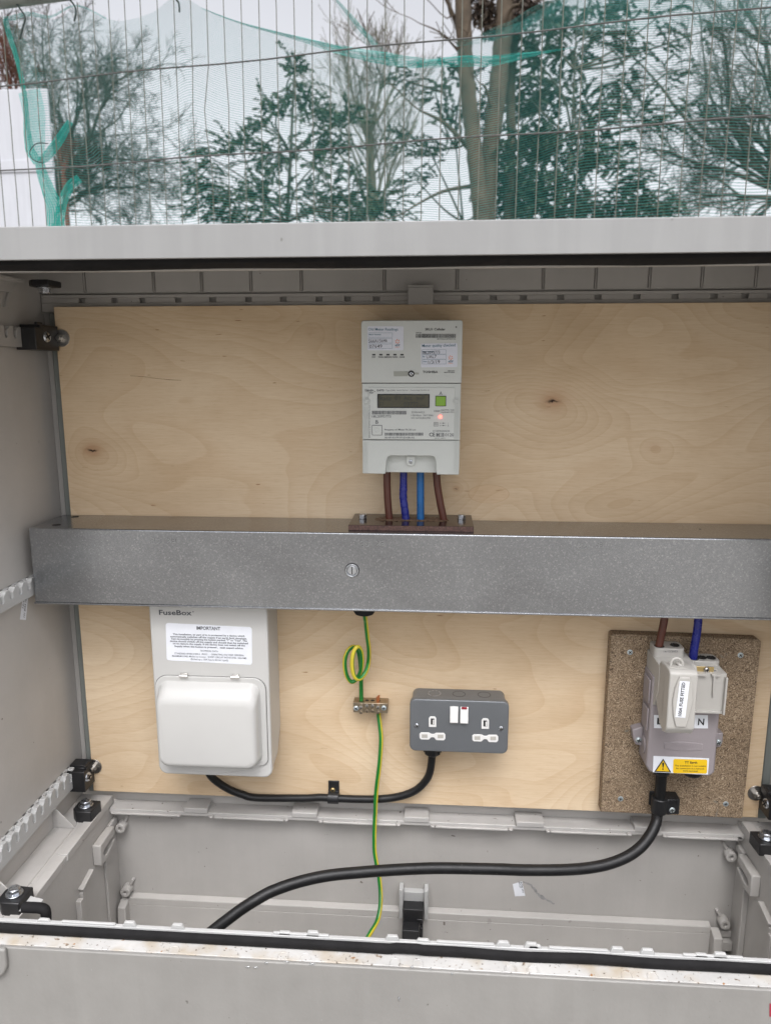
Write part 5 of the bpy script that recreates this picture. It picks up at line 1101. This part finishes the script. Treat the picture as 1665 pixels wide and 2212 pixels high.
for u, v, ru, rv, n in ((635,150,16,26,7),(648,200,34,32,14),(600,240,30,28,10),(680,260,44,34,14),(560,262,20,18,5),(520,320,46,26,14),(600,330,60,40,24),(700,340,56,44,22),(740,260,34,26,8),(455,340,30,20,6),(430,385,24,16,4),(480,420,62,44,26),(570,430,70,50,34),(680,440,80,50,36),(760,420,50,40,14),(820,450,60,34,16),(420,455,24,20,4),(530,480,90,34,26),(760,480,80,28,20)):
    c = A(u,v,Yt+rnd.uniform(-.5,.5)); L_.append((c, ru*Yt/FPX, rv*Yt/FPX, n))
b_ = A(620,480,Yt); evergreen('bushy evergreen with a pointed top, left of the two big trunks', (b_.x,Yt,GZ), [(b_.x,Yt,GZ),(b_.x,Yt,b_.z*.6),b_,A(628,330,Yt),A(634,200,Yt),A(636,130,Yt)], L_, 3, leaf=.027, per=95)
Yt = 6.5; L_ = []
for u, v, ru, rv, n in ((1130,400,46,50,34),(1200,450,60,40,34),(1180,300,50,40,24),(1120,440,50,60,30),(1180,420,60,60,34),(1240,460,70,40,30),(1110,330,34,50,18),(1170,330,44,44,24),(1230,360,60,40,28),(1290,330,60,40,22),(1330,410,60,50,24),(1390,450,60,34,20),(1150,220,50,50,26),(1210,200,60,46,26),(1280,240,60,40,20),(1340,180,46,36,8),(1150,120,46,40,18),(1230,100,60,40,20),(1300,70,60,40,14),(1400,90,40,40,4),(1450,150,36,36,3),(1210,30,70,30,18),(1310,0,70,30,14),(1430,30,46,30,5),(1540,60,50,30,3),(1400,260,50,34,8),(1480,230,34,22,3),(1300,470,60,24,14)):
    c = A(u,v,Yt+rnd.uniform(-.5,.5)); L_.append((c, ru*Yt/FPX, rv*Yt/FPX, n))
b_ = A(1215,480,Yt); evergreen('large dark evergreen filling the view right of the two big trunks', (b_.x,Yt,GZ), [(b_.x,Yt,GZ),(b_.x,Yt,b_.z*.6),b_,A(1235,300,Yt),A(1240,150,Yt),A(1250,-60,Yt)], L_, 8, mat='leaf_dark', leaf=.025, r0=.045, per=110)
Yt = 6.6; L_ = []
for u, v, ru, rv, n in ((870,170,46,22,8),(940,200,36,26,9),(975,260,26,40,9),(930,330,46,26,12),(900,390,50,20,7),(1000,170,30,30,8),(1040,250,20,60,10),(860,300,36,20,4),(1040,420,20,50,8)):
    c = A(u,v,Yt+rnd.uniform(-.3,.5)); L_.append((c, ru*Yt/FPX, rv*Yt/FPX, n))
b_ = A(1000,480,Yt+.3); evergreen('sparse evergreen with drooping sprays, just left of the big twin trunks', (b_.x,Yt+.3,GZ), [(b_.x,Yt+.3,GZ),b_,A(985,320,Yt+.3),A(960,200,Yt+.3)], L_, 14, mat='leaf_dark', leaf=.024, r0=.03, per=80)
# twin trunks
tw = thing('twin_trunk_tree', 'tall tree forked into two thick brown trunks', 'tree', (A(1055,500,6.0).x, 6.0, GZ))
def trunk(path, rr, Y, name='trunk'):
    P = smooth([Vector((A(path[0][0],path[0][1],Y).x, Y, GZ))]+[A(u,v,Y) for u,v in path], 6); r = random.Random(len(path)); k = MB()
    k.tube(P, 1, 14, rfun=lambda t: rr[0]+(rr[1]-rr[0])*t)
    for v in k.v: v += rvec(r)*.006
    return k.build(name, 'bark', tw, ang=80)
trunk([(1042,560),(1040,480),(1034,420),(1026,340),(1016,250),(1008,170),(1002,80),(998,-60)], (.066,.054), 5.9)
trunk([(1044,560),(1046,480),(1053,400),(1062,300),(1074,200),(1082,120),(1090,20),(1096,-60)], (.075,.062), 6.05)
trunk([(1100,420),(1104,300),(1102,200),(1110,100),(1125,40),(1150,-60)], (.040,.03), 6.3)
k = MB(); rr = random.Random(6)
for st, en, ra in (((1006,110),(930,-60),.020),((1000,60),(965,40),.012),((1020,330),(905,238),.022),((1035,400),(870,460),.018),((1060,230),(1035,180),.015),((1085,60),(1120,10),.02),((1005,130),(905,50),.010)):
    a, b = A(*st,6.0), A(*en,5.9); k.tube(smooth([a, a.lerp(b,.5)+Vector((0,0,.05)), b],5), ra, 6, rfun=lambda t: ra*(1-.7*t)); branch(k, b, b-a, .35, ra*.35, 3, rr, .6, .05)
k.build('limbs', 'bark', tw, ang=180)
k = MB(); rr = random.Random(16)
for u, v, ru, n in ((1045,20,28,16),(1060,60,20,10),(1120,25,30,14),(1140,10,40,14),(1035,-20,30,10)):
    c = A(u,v,6.1)
    for i in range(n*26):
        q = c+rvec(rr)*(ru*6/FPX)*rr.random()**.5; leafcard(k, q, rvec(rr)+Vector((0,0,-.6)), .05, .010, rr.uniform(0,6))
k.build('crown', 'leaf_brown', tw, flat=True)
